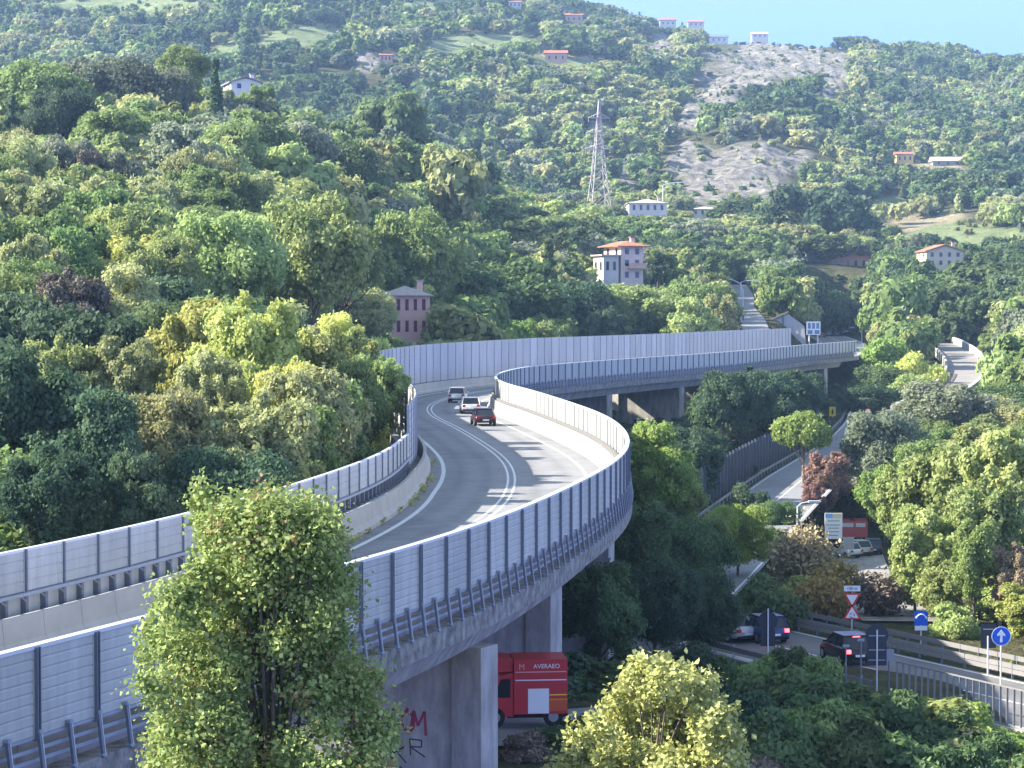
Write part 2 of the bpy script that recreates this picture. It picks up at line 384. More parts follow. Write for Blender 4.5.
def maskof(L, lo, hi):
    m = np.zeros_like(G)
    for (cx, cy, rx, ry, rt) in L: m = np.maximum(m, ell(pxg, pyg, cx, cy, rx, ry, rt))
    return m * ((DD > lo) & (DD < hi))
RK = maskof(ROCK, 800, 2300); FD = maskof(FIELD, 560, 2300); TN = maskof(TAN, 250, 2300)
gn = fbm(XX / 26, DD / 34, 51, 4)
RK = np.clip(RK + gn * 1.1 - .28, 0, 1); RK = np.clip(RK * 3, 0, 1)
FD = np.clip((FD - .30 + gn * .25) * 5, 0, 1); TN = np.clip((TN - .3 + gn * .8) * 3, 0, 1)

tm = bpy.data.materials.new('terrain_ground'); tm.use_nodes = True
n = tm.node_tree.nodes; l = tm.node_tree.links; b = n['Principled BSDF']; b.inputs['Roughness'].default_value = 1; b.inputs['Specular IOR Level'].default_value = .05
def attr(nm):
    a = n.new('ShaderNodeAttribute'); a.attribute_name = nm; return a.outputs['Fac']
def nz(scale, det=6):
    tc = n.new('ShaderNodeTexCoord'); z = n.new('ShaderNodeTexNoise'); z.inputs['Scale'].default_value = scale; z.inputs['Detail'].default_value = det
    z.inputs['Roughness'].default_value = .7; l.new(tc.outputs['Object'], z.inputs['Vector']); return z.outputs['Fac']
def ramp(src, c1, c2, p1=.35, p2=.65):
    r = n.new('ShaderNodeValToRGB'); r.color_ramp.elements[0].color = (*c1, 1); r.color_ramp.elements[1].color = (*c2, 1)
    r.color_ramp.elements[0].position = p1; r.color_ramp.elements[1].position = p2; l.new(src, r.inputs[0]); return r.outputs[0]
def mixc(f, a, c):
    m_ = n.new('ShaderNodeMix'); m_.data_type = 'RGBA'; l.new(f, m_.inputs[0]); l.new(a, m_.inputs[6]); l.new(c, m_.inputs[7]); return m_.outputs[2]
c0 = ramp(nz(.25), (.055, .060, .030), (.13, .125, .065))
c1 = ramp(nz(.22, 10), (.12, .115, .09), (.35, .32, .29), .38, .60)
c2 = ramp(nz(.06), (.17, .21, .10), (.26, .30, .15))
c3 = ramp(nz(.12), (.24, .21, .13), (.42, .36, .25))
cc = mixc(attr('tan'), c0, c3); cc = mixc(attr('field'), cc, c2); cc = mixc(attr('rock'), cc, c1)
l.new(cc, b.inputs['Base Color'])
bp = n.new('ShaderNodeBump'); bp.inputs['Strength'].default_value = .9; bp.inputs['Distance'].default_value = 5
l.new(nz(.14, 8), bp.inputs['Height']); l.new(bp.outputs[0], b.inputs['Normal'])

nU, nD = len(GU), len(GD)
Grock = G + RK * np.clip((DD - 800) / 200, 0, 1) * (np.abs(fbm(XX / 9, DD / 12, 71, 3)) * 9)
co = np.stack([XX, DD, Grock], 2).reshape(-1, 3)
idx = np.arange(nU * nD).reshape(nD, nU)
fa = np.stack([idx[:-1, :-1], idx[:-1, 1:], idx[1:, 1:], idx[1:, :-1]], 2).reshape(-1, 4)
def npmesh(name, co, fa, mats, tone=None, extra=None, smooth=False):
    me = bpy.data.meshes.new(name); k = fa.shape[1]
    me.vertices.add(len(co)); me.vertices.foreach_set('co', np.ascontiguousarray(co, dtype=np.float32).ravel())
    me.loops.add(fa.size); me.loops.foreach_set('vertex_index', np.ascontiguousarray(fa, dtype=np.int32).ravel())
    me.polygons.add(len(fa)); me.polygons.foreach_set('loop_start', np.arange(0, fa.size, k, dtype=np.int32))
    me.polygons.foreach_set('loop_total', np.full(len(fa), k, dtype=np.int32))
    for m in mats: me.materials.append(m)
    if smooth: me.polygons.foreach_set('use_smooth', np.ones(len(fa), bool))
    if tone is not None:
        a = me.attributes.new('tone', 'FLOAT', 'POINT'); a.data.foreach_set('value', tone.astype(np.float32))
    for nm, v in (extra or {}).items():
        a = me.attributes.new(nm, 'FLOAT', 'POINT'); a.data.foreach_set('value', v.astype(np.float32).ravel())
    me.update(calc_edges=True); me.validate(); return me
me = npmesh('hills', co, fa, [tm], extra={'rock': RK, 'field': FD, 'tan': TN}, smooth=True)
tag(link('hills', me), kind='structure')
# the plain far beyond and behind, so the ground reaches the horizon
mb = MB(); mb.add([(-9000, -3000, -26), (9000, -3000, -26), (9000, 9000, -26), (-9000, 9000, -26)], [(0, 1, 2, 3)], mat('far_ground', (.10, .11, .06)))
tag(mb.build('ground'), kind='structure')

# ---------------------------------------------------------------- roads
def road_strip(q, half, m, dz, o0=None, o1=None, mb=None):
    mb = mb or MB(); t = np.gradient(q[:, :2], axis=0); t /= np.linalg.norm(t, axis=1)[:, None]
    nn = np.stack([-t[:, 1], t[:, 0]], 1); o0 = -half if o0 is None else o0; o1 = half if o1 is None else o1
    V = []
    for i in range(len(q)):
        for o in (o0, o1): V.append((q[i, 0] + nn[i, 0] * o, q[i, 1] + nn[i, 1] * o, q[i, 2] + dz))
    mb.add(V, [(2 * i, 2 * i + 1, 2 * i + 3, 2 * i + 2) for i in range(len(q) - 1)], m); return mb
# viaduct carriageway
RA_ = bpy.data.materials.new('asphalt_tracked'); RA_.use_nodes = True; n = RA_.node_tree.nodes; l = RA_.node_tree.links; b = n['Principled BSDF']; b.inputs['Roughness'].default_value = .93; b.inputs['Specular IOR Level'].default_value = .25
def _nz(sc, st=(1, 1, 1)):
    g_ = n.new('ShaderNodeNewGeometry'); m_ = n.new('ShaderNodeMapping'); m_.inputs['Scale'].default_value = st; z_ = n.new('ShaderNodeTexNoise'); z_.inputs['Scale'].default_value = sc; z_.inputs['Detail'].default_value = 7; z_.inputs['Roughness'].default_value = .7
    l.new(g_.outputs['Position'], m_.inputs[0]); l.new(m_.outputs[0], z_.inputs['Vector']); return z_.outputs['Fac']
def _rp(f_, a_, c_, p, q):
    r_ = n.new('ShaderNodeValToRGB'); r_.color_ramp.elements[0].position = p; r_.color_ramp.elements[1].position = q; r_.color_ramp.elements[0].color = (*a_, 1); r_.color_ramp.elements[1].color = (*c_, 1); l.new(f_, r_.inputs[0]); return r_.outputs[0]
def _mx(f_, a_, c_, bt='MIX'):
    m_ = n.new('ShaderNodeMix'); m_.data_type = 'RGBA'; m_.blend_type = bt
    if isinstance(f_, float): m_.inputs[0].default_value = f_
    else: l.new(f_, m_.inputs[0])
    l.new(a_, m_.inputs[6]); l.new(c_, m_.inputs[7]); return m_.outputs[2]
base_ = _rp(_nz(.9), (.215, .215, .222), (.295, .292, .295), .3, .7)
patch_ = _rp(_nz(.09), (.70, .71, .73), (1, 1, 1), .42, .47)                 # relaid patches
fine_ = _rp(_nz(9.0), (.86, .86, .86), (1.06, 1.06, 1.06), .35, .65)
c_ = _mx(1.0, _mx(.55, base_, _mx(1.0, base_, patch_, 'MULTIPLY')), fine_, 'MULTIPLY')
ta_ = n.new('ShaderNodeAttribute'); ta_.attribute_name = 'track'; tm_ = n.new('ShaderNodeMath'); tm_.operation = 'MULTIPLY'; l.new(ta_.outputs['Fac'], tm_.inputs[0]); l.new(_rp(_nz(.35), (.15, .15, .15), (.9, .9, .9), .3, .7), tm_.inputs[1])
dk_ = n.new('ShaderNodeRGB'); dk_.outputs[0].default_value = (.105, .107, .115, 1); l.new(_mx(tm_.outputs[0], c_, dk_.outputs[0]), b.inputs['Base Color'])
offs = np.linspace(.25, 1, 34); ss_ = np.arange(-30, SEND + .1, 2.0); V = []; TK = []
for s_ in ss_:
    for k in range(34):
        o_ = .25 + (wid(s_) - .5) * k / 33; x_, y_ = pp(s_, o_); V.append((x_, y_, DZ)); TK.append(sum(.62 * math.exp(-((o_ - q_) / .38) ** 2) for q_ in (3.1, 4.8, 7.7, 9.3)) + .5 * math.exp(-((o_ - .4) / .5) ** 2))
ii_ = np.arange(len(V)).reshape(len(ss_), 34); ff_ = np.stack([ii_[:-1, :-1], ii_[:-1, 1:], ii_[1:, 1:], ii_[1:, :-1]], 2).reshape(-1, 4)
tag(link('viaduct_road', npmesh('viaduct_road', np.array(V), ff_[:, ::-1], [RA_], extra={'track': np.array(TK)})), kind='structure')
mb = MB()
for o0, o1 in ((1.72, 1.90), (6.02, 6.15), (6.42, 6.55)):
    sweep(mb, [(o0, DZ + .004), (o1, DZ + .004)], -30, SEND, MARK, closed=False)
sweep(mb, [(-1.80, DZ + .004), (-1.55, DZ + .004)], -30, SEND, MARK, closed=False, left=True)
tag(mb.build('viaduct_lane_markings'), kind='structure')
for nm, q, h, mm in (('approach_road', R0, 5.5, ASPH), ('valley_road', R1, 4.4, ASPH), ('junction_road', R2, 4.4, ASPHL), ('side_road', R3, 2.6, mat('gravel', (.40, .37, .34), col2=(.16, .15, .13), nscale=.9, bump=.6)), ('service_road', R4, 3.2, ASPH), ('hillside_road', R5, 2.4, ASPH)):
    tag(road_strip(q, h, mm, .0).build(nm), kind='structure')
mb = MB()
for q, h in ((R1, 4.4), (R2, 4.4), (R0, 5.2)):
    road_strip(q, h, MARK, .004, -h + .25, -h + .42, mb); road_strip(q, h, MARK, .004, h - .42, h - .25, mb); road_strip(q, h, MARK, .0045, -.07, .07, mb)
tag(mb.build('road_lane_markings'), kind='structure')

# ---------------------------------------------------------------- viaduct
via = thing('viaduct', 'curved concrete viaduct carrying the two lane road on wall piers', 'viaduct', (*pp(39), -19))
def under(o, root):                       # parent while keeping world coordinates
    o.parent = root; o.matrix_parent_inverse = (Matrix.Translation(root.location) @ root.rotation_euler.to_matrix().to_4x4()).inverted(); return o
mb = MB(); sweep(mb, [(-.35, DZ - .02), (lambda s: wid(s) + .35, DZ - .02), (lambda s: wid(s) + .35, DZ - .3), (lambda s: wid(s) - .9, DZ - .75), (.9, DZ - .75), (-.35, DZ - .3)], -30, SEND, CONC)
under(mb.build('deck'), via)
mb = MB(); sweep(mb, [(-.42, DZ + .12), (.22, DZ + .12), (.22, DZ - .4), (-.30, DZ - .55), (-.42, DZ - .55)], -30, SEND + 2, CONCD)
o = under(mb.build('kerb'), via); o['label'] = 'stained concrete edge kerb on the outer side'
mb = MB(); sweep(mb, [(-.42, DZ + .12), (.02, DZ + .12), (.02, DZ - .55), (-.42, DZ - .55)], -30, SEND + 2, CONCD)
# left kerb: mirrored profile
mb2 = MB(); sweep(mb2, [(-.22, DZ + .12), (.42, DZ + .12), (.42, DZ - .55), (-.22, DZ - .4)], -30, SEND, CONCD, left=True)
under(mb2.build('kerb'), via)
for lf in (False, True):
    mb = MB()
    if not lf: sweep(mb, [(.0, DZ - .30), (1.3, DZ - .60), (1.3, DZ - 1.55), (.75, DZ - 1.55)], -30, SEND - 12, CONC)
    else: sweep(mb, [(-1.4, DZ - .60), (-.2, DZ - .30), (-.75, DZ - 1.55), (-1.4, DZ - 1.55)], -30, SEND - 12, CONC, left=True)
    under(mb.build('girder'), via)
mb = MB(); sweep(mb, [(5.0, DZ - .76), (6.4, DZ - .76), (6.4, DZ - 1.5), (5.0, DZ - 1.5)], -30, SEND - 12, CONC)
under(mb.build('girder'), via)
PIERS = [14, 38, 57, 84, 110, 138, 168, 198, 228, 261, 290, 318, 350, 386]
for s in PIERS:
    a = ang(s); W = wid(s)
    xs = []
    mb = MB()
    gz = -21.5
    top = DZ - 1.55
    for off in (1.75 if s == 57 else .72 if s == 38 else 1.25, W - 1.4):
        x, y = pp(s, off); h = top - gz
        mb.box((x, y, gz + h / 2), (1.25, 1.15, h), CONC, rz=a - .25)
    o_in = 1.75 if s == 57 else .72 if s == 38 else 1.25; x, y = pp(s, (o_in + W - 1.4) / 2); mb.box((x, y, gz + (top - gz) / 2 - .1), (.55, W - 1.4 - o_in - .4, top - gz - .2), CONC, rz=a)
    x, y = pp(s, W / 2); mb.box((x, y, top + .35), (.9, W - 4.0, .7), CONC, rz=a)
    pr_ = under(mb.build('pier'), via)
    if s == 38: PIER1 = pr_
# graffiti on the near pier (thin paint strokes on its web wall facing the camera)
def scribble(seed, x0, x1, z0, z1, cm, nlet, wv):
    r = random.Random(seed); mbg = MB(); a = ang(38); W = wid(38)
    fx = Vector((math.cos(a), math.sin(a), 0)); fy = Vector((-math.sin(a), math.cos(a), 0)); cx, cy = pp(38, W / 2)
    org = Vector((cx, cy, 0)) - fx * .279
    for k in range(nlet):
        u0 = x0 + (x1 - x0) * k / nlet; du = (x1 - x0) / nlet
        pts = []
        kind = r.choice('OASRNKEM')
        shp = {'O': [(.5, 1), (.1, .7), (.1, .3), (.5, 0), (.9, .3), (.9, .7), (.5, 1)], 'A': [(0, 0), (.45, 1), (.9, 0), (.7, .4), (.15, .4)],
               'S': [(.9, .9), (.4, 1), (.1, .75), (.8, .35), (.6, 0), (0, .1)], 'R': [(.1, 0), (.1, 1), (.8, .85), (.7, .5), (.15, .5), (.95, -.1)],
               'N': [(.05, 0), (.1, 1), (.8, .1), (.9, 1.1)], 'K': [(.1, 0), (.1, 1), (.1, .5), (.9, 1), (.2, .5), (1, -.15)],
               'E': [(.9, 1), (.1, .9), (.15, .5), (.7, .5), (.15, .45), (.1, .05), (.95, 0)], 'M': [(0, 0), (.2, 1), (.5, .3), (.8, 1), (.95, 0)]}[kind]
        for u, v in shp: pts.append((u0 + (u * 1.25 + r.uniform(-.16, .16)) * du, z0 + (v + r.uniform(-.06, .06)) * (z1 - z0)))
        for (a1, b1), (a2, b2) in zip(pts[:-1], pts[1:]):
            L = math.hypot(a2 - a1, b2 - b1) + 1e-6; px_, pz_ = -(b2 - b1) / L * wv, (a2 - a1) / L * wv
            q = [(a1 + px_, b1 + pz_), (a1 - px_, b1 - pz_), (a2 - px_, b2 - pz_), (a2 + px_, b2 + pz_)]
            mbg.add([org + fy * -uu + Vector((0, 0, zz)) for uu, zz in q], [(0, 1, 2, 3)], cm)
    o = under(mbg.build('graffiti'), PIER1); return o
# PIER1 has no transform of its own, its mesh lies in world coordinates
def under_part(o, parent): o.parent = parent; o.matrix_parent_inverse = Matrix.Identity(4); return o
for args in ((3, .3, 2.9, -15.15, -14.3, mat('spray_red', (.36, .06, .10)), 6, .05), (5, .3, 2.2, -16.1, -15.6, mat('spray_black', (.05, .05, .06)), 5, .025), (8, 2.4, 2.9, -15.9, -15.3, mat('spray_black2', (.06, .06, .07)), 1, .025), (9, .2, 2.3, -16.7, -16.3, mat('spray_black3', (.05, .05, .06)), 5, .025)):
    g = scribble(*args); under_part(g, PIER1)

def seglist(s0, s1, L=2.56):
    out = []; s = s0
    while s + L <= s1: out.append(s); s += L
    return out
def rep(parent, name, proto_mesh, segs, off, z, left=False, L=2.56, cap=100, half=False, extra_rz=0, rootmat=None):
    """copies of one small mesh along the line: the 100 nearest as parts, the rest merged in one"""
    pos = []
    for s in segs:
        for h in ((0, .5) if half else (0,)):
            sa = s + h * L; sb = sa + L * (1 if not half else .5)
            oa = (wid(sa) + off) if left else off; ob = (wid(sb) + off) if left else off
            a = pp(sa, oa); b_ = pp(sb, ob); pos.append((a, b_))
    vis = lambda p: 0 if -140 < proj(p[0][0], p[0][1], z)[0] < 1100 else 1
    pos.sort(key=lambda p: (vis(p), p[0][1]))
    far = MB()
    for i, (a, b_) in enumerate(pos):
        rz = math.atan2(b_[1] - a[1], b_[0] - a[0]); ln = math.hypot(b_[0] - a[0], b_[1] - a[1])
        sx = ln / (L if not half else L * .5) if name.endswith(('panel', 'block')) else 1
        T = Matrix.Translation((a[0], a[1], z)) @ Matrix.Rotation(rz + extra_rz, 4, 'Z') @ Matrix.Diagonal((sx, 1, 1, 1))
        if i < cap:
            o = link(name, proto_mesh, parent); o.matrix_parent_inverse = Matrix.Translation(-Vector(parent.location)); o.matrix_basis = T
        else:
            vs = [T @ v.co for v in proto_mesh.vertices]
            base_ = len(far.v); far.v += [tuple(v) for v in vs]
            for p in proto_mesh.polygons:
                far.f.append(tuple(k + base_ for k in p.vertices)); far.m.append(far.mi(proto_mesh.materials[p.material_index]))
    if far.v:
        o = far.build(name + 's_beyond'); under(o, parent); o['kind'] = 'stuff'
def mesh_only(mb, name):
    o = mb.build(name); me = o.data; bpy.data.objects.remove(o); return me
def slat_panel(L, H, ns, th=.1, m=PANEL, vert=0):
    mb = MB(); dz = H / ns
    prof = []
    for k in range(ns):
        z = k * dz; prof += [(-th / 2, z + .012), (-th / 2 - .022, z + .035), (-th / 2 - .022, z + dz - .035), (-th / 2, z + dz - .012)]
    back = [(th / 2, H), (th / 2, 0)]
    poly = prof + back; nn = len(poly)
    V = [(.06, y, z) for y, z in poly] + [(L - .06, y, z) for y, z in poly]
    mb.add(V, [tuple(range(nn))[::-1], tuple(range(nn, 2 * nn))] + [(i, i + nn, (i + 1) % nn + nn, (i + 1) % nn) for i in range(nn)], m)
    # end stiles
    for x in (.085, L - .085): mb.box((x, -th / 2 - .012, H / 2), (.05, .045, H - .01), m)
    return mb
# --- outer (right) barrier
rb = thing('noise_barrier', 'long pale grey slatted noise barrier on the outer right edge of the viaduct', 'noise barrier', (*pp(0), DZ))
segs = seglist(-28, SEND)
rep(rb, 'panel', mesh_only(slat_panel(2.56, 1.93, 8), 'slat_panel'), segs, -.16, DZ + .98)
mb = MB()
for dx in (-.055, .055): mb.box((dx, -.09, 1.02), (.035, .16, 2.04), STEELB)
mb.box((0, -.05, 1.02), (.08, .03, 2.02), STEELB); mb.box((0, .07, 1.02), (.07, .06, 2.0), STEELB)
rep(rb, 'post', mesh_only(mb, 'barrier_post'), segs, -.16, DZ + .90)
mb = MB(); mb.box((0, -.17, .46), (.10, .07, 1.02), STEELB, rx=-.13); mb.box((0, -.02, .98), (.14, .30, .07), STEEL); mb.box((0, -.20, .02), (.2, .16, .05), STEEL)
mb.box((.05, -.205, .46), (.02, .02, 1.0), STEELW, rx=-.13)
rep(rb, 'bracket', mesh_only(mb, 'bracket'), segs, -.20, DZ + .13, half=True)
mb = MB(); sweep(mb, [(-.26, WT + .03), (-.04, WT + .03), (-.04, WT - .06), (-.26, WT - .06)], -28, SEND, STEELW); under(mb.build('coping'), rb)
mb = MB(); sweep(mb, [(-.24, DZ + 1.0), (-.08, DZ + 1.0), (-.08, DZ + .93), (-.24, DZ + .93)], -28, SEND, STEEL); under(mb.build('sill_beam'), rb)
for z in (.42, .66):
    mb = MB(); sweep(mb, [(-.22, DZ + z), (-.14, DZ + z), (-.14, DZ + z + .085), (-.22, DZ + z + .085)], -28, SEND, STEEL); under(mb.build('rail'), rb)
# --- jersey barriers
def jersey(h, L=2.56, m=CONCL):
    mb = MB(); pr_ = [(-.02, 0), (-.02, h), (.16, h), (.24, .35 * h / 1.0), (.42, .18), (.42, 0)]
    nn = len(pr_); V = [(.012, y, z) for y, z in pr_] + [(L - .012, y, z) for y, z in pr_]
    mb.add(V, [tuple(range(nn)), tuple(range(nn, 2 * nn))[::-1]] + [(i, (i + 1) % nn, (i + 1) % nn + nn, i + nn) for i in range(nn)], m); return mb
jr = thing('crash_barrier', 'sunlit cream concrete crash barrier along the inner face of the right hand noise barrier', 'crash barrier', (*pp(0), DZ))
rep(jr, 'concrete_block', mesh_only(jersey(1.22, m=mat('concrete_barrier', (.33, .315, .29), noise=.25, nscale=1.3, stretch=(1.5, 1.5, .4), rnd=.08)), 'concrete_block'), segs, .26, DZ + .004)
mb = MB(); sweep(mb, [(.04, DZ + 1.25), (.26, DZ + 1.25), (.26, DZ + 1.42), (.04, DZ + 1.42)], -28, SEND, mat('shade_strip_grey', (.16, .155, .15))); under(mb.build('shade_strip'), jr)  # dark strip put in for the shadow under the panel supports
jl = thing('crash_barrier', 'shaded concrete crash barrier with weeds at its foot along the left side of the viaduct', 'crash barrier', (*pp(0, 10), DZ))
mb = jersey(1.12); me = mesh_only(mb, 'concrete_block'); me.transform(Matrix.Diagonal((1, -1, 1, 1))); me.flip_normals()
rep(jl, 'concrete_block', me, segs, -.45, DZ + .004, left=True)
# --- left barrier, low part
SJ = 88.0
ls = [s for s in segs if s < SJ]; ts = [s for s in segs if s >= SJ - 2.56 * 0 and s >= ls[-1] + 2.5]
lb = thing('noise_barrier', 'low grey slatted noise barrier on the left edge of the viaduct below dark trees', 'noise barrier', (*pp(0, 10.4), DZ))
rep(lb, 'panel', mesh_only(slat_panel(2.56, 1.28, 4, m=PANEL), 'slat_panel_low'), ls, .05, DZ + 1.66, left=True)
mb = MB(); mb.box((0, -.08, .68), (.09, .12, 1.36), STEELB); rep(lb, 'post', mesh_only(mb, 'low_post'), ls, .05, DZ + 1.60, left=True)
mb = MB(); mb.box((0, -.02, .3), (.16, .22, .62), STEELB); mb.box((.10, -.02, .3), (.05, .16, .6), STEEL)
rep(lb, 'bracket', mesh_only(mb, 'bracket_low'), ls, .05, DZ + 1.0, left=True, half=True)
e1 = ls[-1] + 2.56
mb = MB(); sweep(mb, [(-.03, WT + .02), (.13, WT + .02), (.13, WT - .06), (-.03, WT - .06)], -28, e1, STEELW, left=True); under(mb.build('coping'), lb)
mb = MB(); sweep(mb, [(-.16, DZ + 1.66), (.12, DZ + 1.66), (.12, DZ + 1.56), (-.16, DZ + 1.56)], -28, e1, STEEL, left=True); under(mb.build('sill_beam'), lb)
mb = MB(); sweep(mb, [(.10, DZ + .1), (.22, DZ + .1), (.22, DZ + 1.5), (.10, DZ + 1.5)], -28, e1, PANEL, left=True); under(mb.build('back_board'), lb)
# --- left barrier, tall part (rises from 4.6 m to 5.5 m)
tb = thing('noise_barrier', 'tall pale gridded noise barrier along the far outer side of the bend', 'noise barrier', (*pp(e1, 12), DZ))
def tallH(s): return float(np.interp(s, [SJ, 130, 200, 260, 408], [3.45, 3.7, 4.2, 4.45, 4.15]))
mb = MB(); L = 2.56; H = 1.0; nsl = 8
for k in range(nsl): mb.box((L / 2, 0, (k + .5) * H / nsl), (L - .14, .10, H / nsl - .018), PANELT)
mb.box((L / 2, .02, H / 2), (L - .12, .06, H - .004), PANELT)
pm = mesh_only(mb, 'tall_panel')
mb = MB(); mb.box((0, -.03, .5), (.12, .16, 1.0), STEEL); pom = mesh_only(mb, 'tall_post')
def rep_tall(name, pmesh, lst, capn):
    pos = sorted(lst, key=lambda s: -s if False else pp(s)[1]); far = MB()
    for i, s in enumerate(pos):
        a = pp(s, wid(s) + .05); b_ = pp(s + L, wid(s + L) + .05); rz = math.atan2(b_[1] - a[1], b_[0] - a[0])
        ln = math.hypot(b_[0] - a[0], b_[1] - a[1]); hh = tallH(s)
        T = Matrix.Translation((a[0], a[1], DZ + 1.12)) @ Matrix.Rotation(rz, 4, 'Z') @ Matrix.Diagonal((ln / L if 'panel' in name else 1, 1, hh, 1))
        if i < capn:
            o = link(name, pmesh, tb); o.matrix_parent_inverse = Matrix.Translation(-Vector(tb.location)); o.matrix_basis = T
        else:
            base_ = len(far.v); far.v += [tuple(T @ v.co) for v in pmesh.vertices]
            for p in pmesh.polygons: far.f.append(tuple(k + base_ for k in p.vertices)); far.m.append(far.mi(pmesh.materials[0]))
    if far.v: o = far.build(name + 's_beyond'); under(o, tb); o['kind'] = 'stuff'
ts = [s for s in ts if s < 404]
rep_tall('panel', pm, ts, 100); rep_tall('post', pom, ts, 100)
mb = MB(); sweep(mb, [(-.04, DZ + .98), (.14, DZ + .98), (.14, DZ + 1.1), (-.04, DZ + 1.1)], e1, 404, STEELB, left=True); under(mb.build('sill_beam'), tb)

# ---------------------------------------------------------------- vehicles
def car(name, label, cat, loc, rz, pm_, L=4.2, W=1.78, H=1.48, suv=False, group=None, dirz=1, lit=False):
    """built with its tail at -x, nose at +x, centred"""
    t = thing(name, label, cat, loc, rz, group)
    h = L / 2; zb = .28; belt = H * .60; 
    st = [(-h, .42, belt * .80, .86), (-h + .10, .30, belt * .98, .95), (-h + .55, zb, belt * 1.02, 1.0), (-.2, zb, belt, 1.0), (h - 1.25, zb, belt * .97, 1.0), (h - .35, .30, belt * .80, .96), (h - .05, .40, belt * .62, .84)]
    mb = MB(); V = []; K = 8
    for x, z0, z1, wf in st:
        w_ = W / 2 * wf
        V += [(x, -w_ * .94, z0), (x, -w_, z0 + .18), (x, -w_, z1 * .82), (x, -w_ * .92, z1), (x, w_ * .92, z1), (x, w_, z1 * .82), (x, w_, z0 + .18), (x, w_ * .94, z0)]
    Fs = [tuple(range(K))[::-1], tuple((len(st) - 1) * K + k for k in range(K))]
    for i in range(len(st) - 1):
        for k in range(K): Fs.append((i * K + k, i * K + (k + 1) % K, (i + 1) * K + (k + 1) % K, (i + 1) * K + k))
    mb.add(V, Fs, pm_); mb.build('body', t, True)
    # cabin: glass house with a painted roof and pillars
    r0 = -h + (.28 if suv else .55); r1 = -h + (.62 if suv else 1.15); f1 = h - 2.0; f0 = h - 1.15
    mb = MB(); wb, wt = W * .46, W * .385
    gv = [(r0, -wb, belt - .02), (f0, -wb, belt - .02), (f0, wb, belt - .02), (r0, wb, belt - .02), (r1, -wt, H - .05), (f1, -wt, H - .05), (f1, wt, H - .05), (r1, wt, H - .05)]
    mb.add(gv, [(0, 3, 2, 1), (4, 5, 6, 7), (0, 1, 5, 4), (1, 2, 6, 5), (2, 3, 7, 6), (3, 0, 4, 7)], GLASS); mb.build('window_glass', t)
    mb = MB(); mb.box(((r1 + f1) / 2, 0, H - .025), (f1 - r1 + .10, wt * 2 + .06, .06), pm_)
    for sy in (-1, 1):
        for (xa, xb) in ((r0, r1), (f0, f1)): mb.tube([(xa, sy * wb, belt - .02), (xb, sy * wt, H - .03)], .045, pm_, 6)
        mb.tube([((r0 + f0) / 2, sy * (wb + .005), belt), ((r1 + f1) / 2, sy * (wt + .01), H - .03)], .035, pm_, 6)
    mb.build('roof', t)
    for sx in (-h + .80, h - .85):
        for sy in (-1, 1):
            mb = MB(); y0 = sy * (W / 2 - .20); y1 = sy * (W / 2 + .01)
            mb.tube([(sx, y0, .32), (sx, y1, .32)], .32, RUBBER, 16); wo = mb.build('wheel', t)
            mb = MB(); mb.tube([(sx, y1 - sy * .02, .32), (sx, y1 + sy * .012, .32)], .20, CHROME, 12); mb.build('rim', wo)
    tl = mat('tail_lamp_lit', (.7, .03, .03), rough=.4, emit=(1, .05, .06), est=3.0) if lit else mat('tail_lamp', (.45, .02, .02), rough=.3)
    for sy in (-1, 1):
        mb = MB(); mb.box((-h + .03, sy * W * .37, belt * .84), (.12, .26, .19), tl); mb.build('taillight', t)
        mb = MB(); mb.box((h - .10, sy * W * .34, belt * .66), (.16, .30, .14), STEELW); mb.build('headlight', t)
    if lit: mb = MB(); mb.box((r1 - .03, 0, H - .07), (.06, .40, .05), tl); mb.build('brake_light', t)
    mb = MB(); mb.box((-h + .005, 0, belt * .60), (.05, .52, .12), WHITE); mb.build('number_plate', t)
    mb = MB(); mb.box((-h + .02, 0, .36), (.14, W * .86, .14), RUBBER); mb.build('bumper', t)
    for sy in (-1, 1): mb = MB(); mb.box((f0 - .25, sy * (W / 2 + .08), belt + .08), (.12, .18, .13), pm_); mb.build('mirror', t)
    return t
def on_via(s, off): x, y = pp(s, off); return (x, y, DZ + .006), ang(s)
def find_s(px, py, off_px_target=None):
    q = atz(px, py, DZ); best = min(np.arange(100, 400, .5), key=lambda s: min((pp(s, o)[0] - q[0]) ** 2 + (pp(s, o)[1] - q[1]) ** 2 for o in (2.8, 4.0)))
    return best
for px, py, nm, lb_, c, kw in (
    (483, 424.5, 'parked_car', '', None, None),):
    pass
for px, py, lab, pmx, kw in (
    (483, 425, 'dark red saloon car, nearest of the three cars on the viaduct', paint('maroon', (.035, .010, .014)), dict(L=4.3, H=1.42)),
    (470, 413, 'white hatchback between the dark red car and the silver car on the viaduct', paint('white', (.75, .75, .73)), dict(L=4.1, H=1.5, suv=True)),
    (458, 402, 'silver grey hatchback farthest away of the three on the viaduct', paint('pale_silver', (.68, .66, .64)), dict(L=4.0, H=1.52, suv=True))):
    q = atz(px, py, DZ); s = find_s(px, py); a = ang(s)
    car('car', lab, 'car', (q[0], q[1], DZ + .006), a, pmx, group='cars driving round the bend of the viaduct', **kw)
# lower junction cars
a2 = math.atan2(19, -9.6)
q = atz(846, 661, -19.5); car('car', 'black car with lit brake lights left of the tall dark sign back', 'car', tuple(q), math.radians(103), paint('black', (.012, .012, .015)), L=4.2, H=1.6, suv=True, lit=True)
q = atz(762, 640, -19.5); car('car', 'dark blue car with lit tail lights partly behind the left sign post', 'car', tuple(q), math.radians(108), paint('blue', (.02, .04, .14)), L=4.0, H=1.55, suv=True, lit=True)
q = atz(727, 639, -19.5); car('car', 'silver car half hidden by dark shrubs at the left end of the junction road', 'car', tuple(q), a2 + .1, paint('silverb', (.5, .5, .52)), L=4.0, H=1.45)
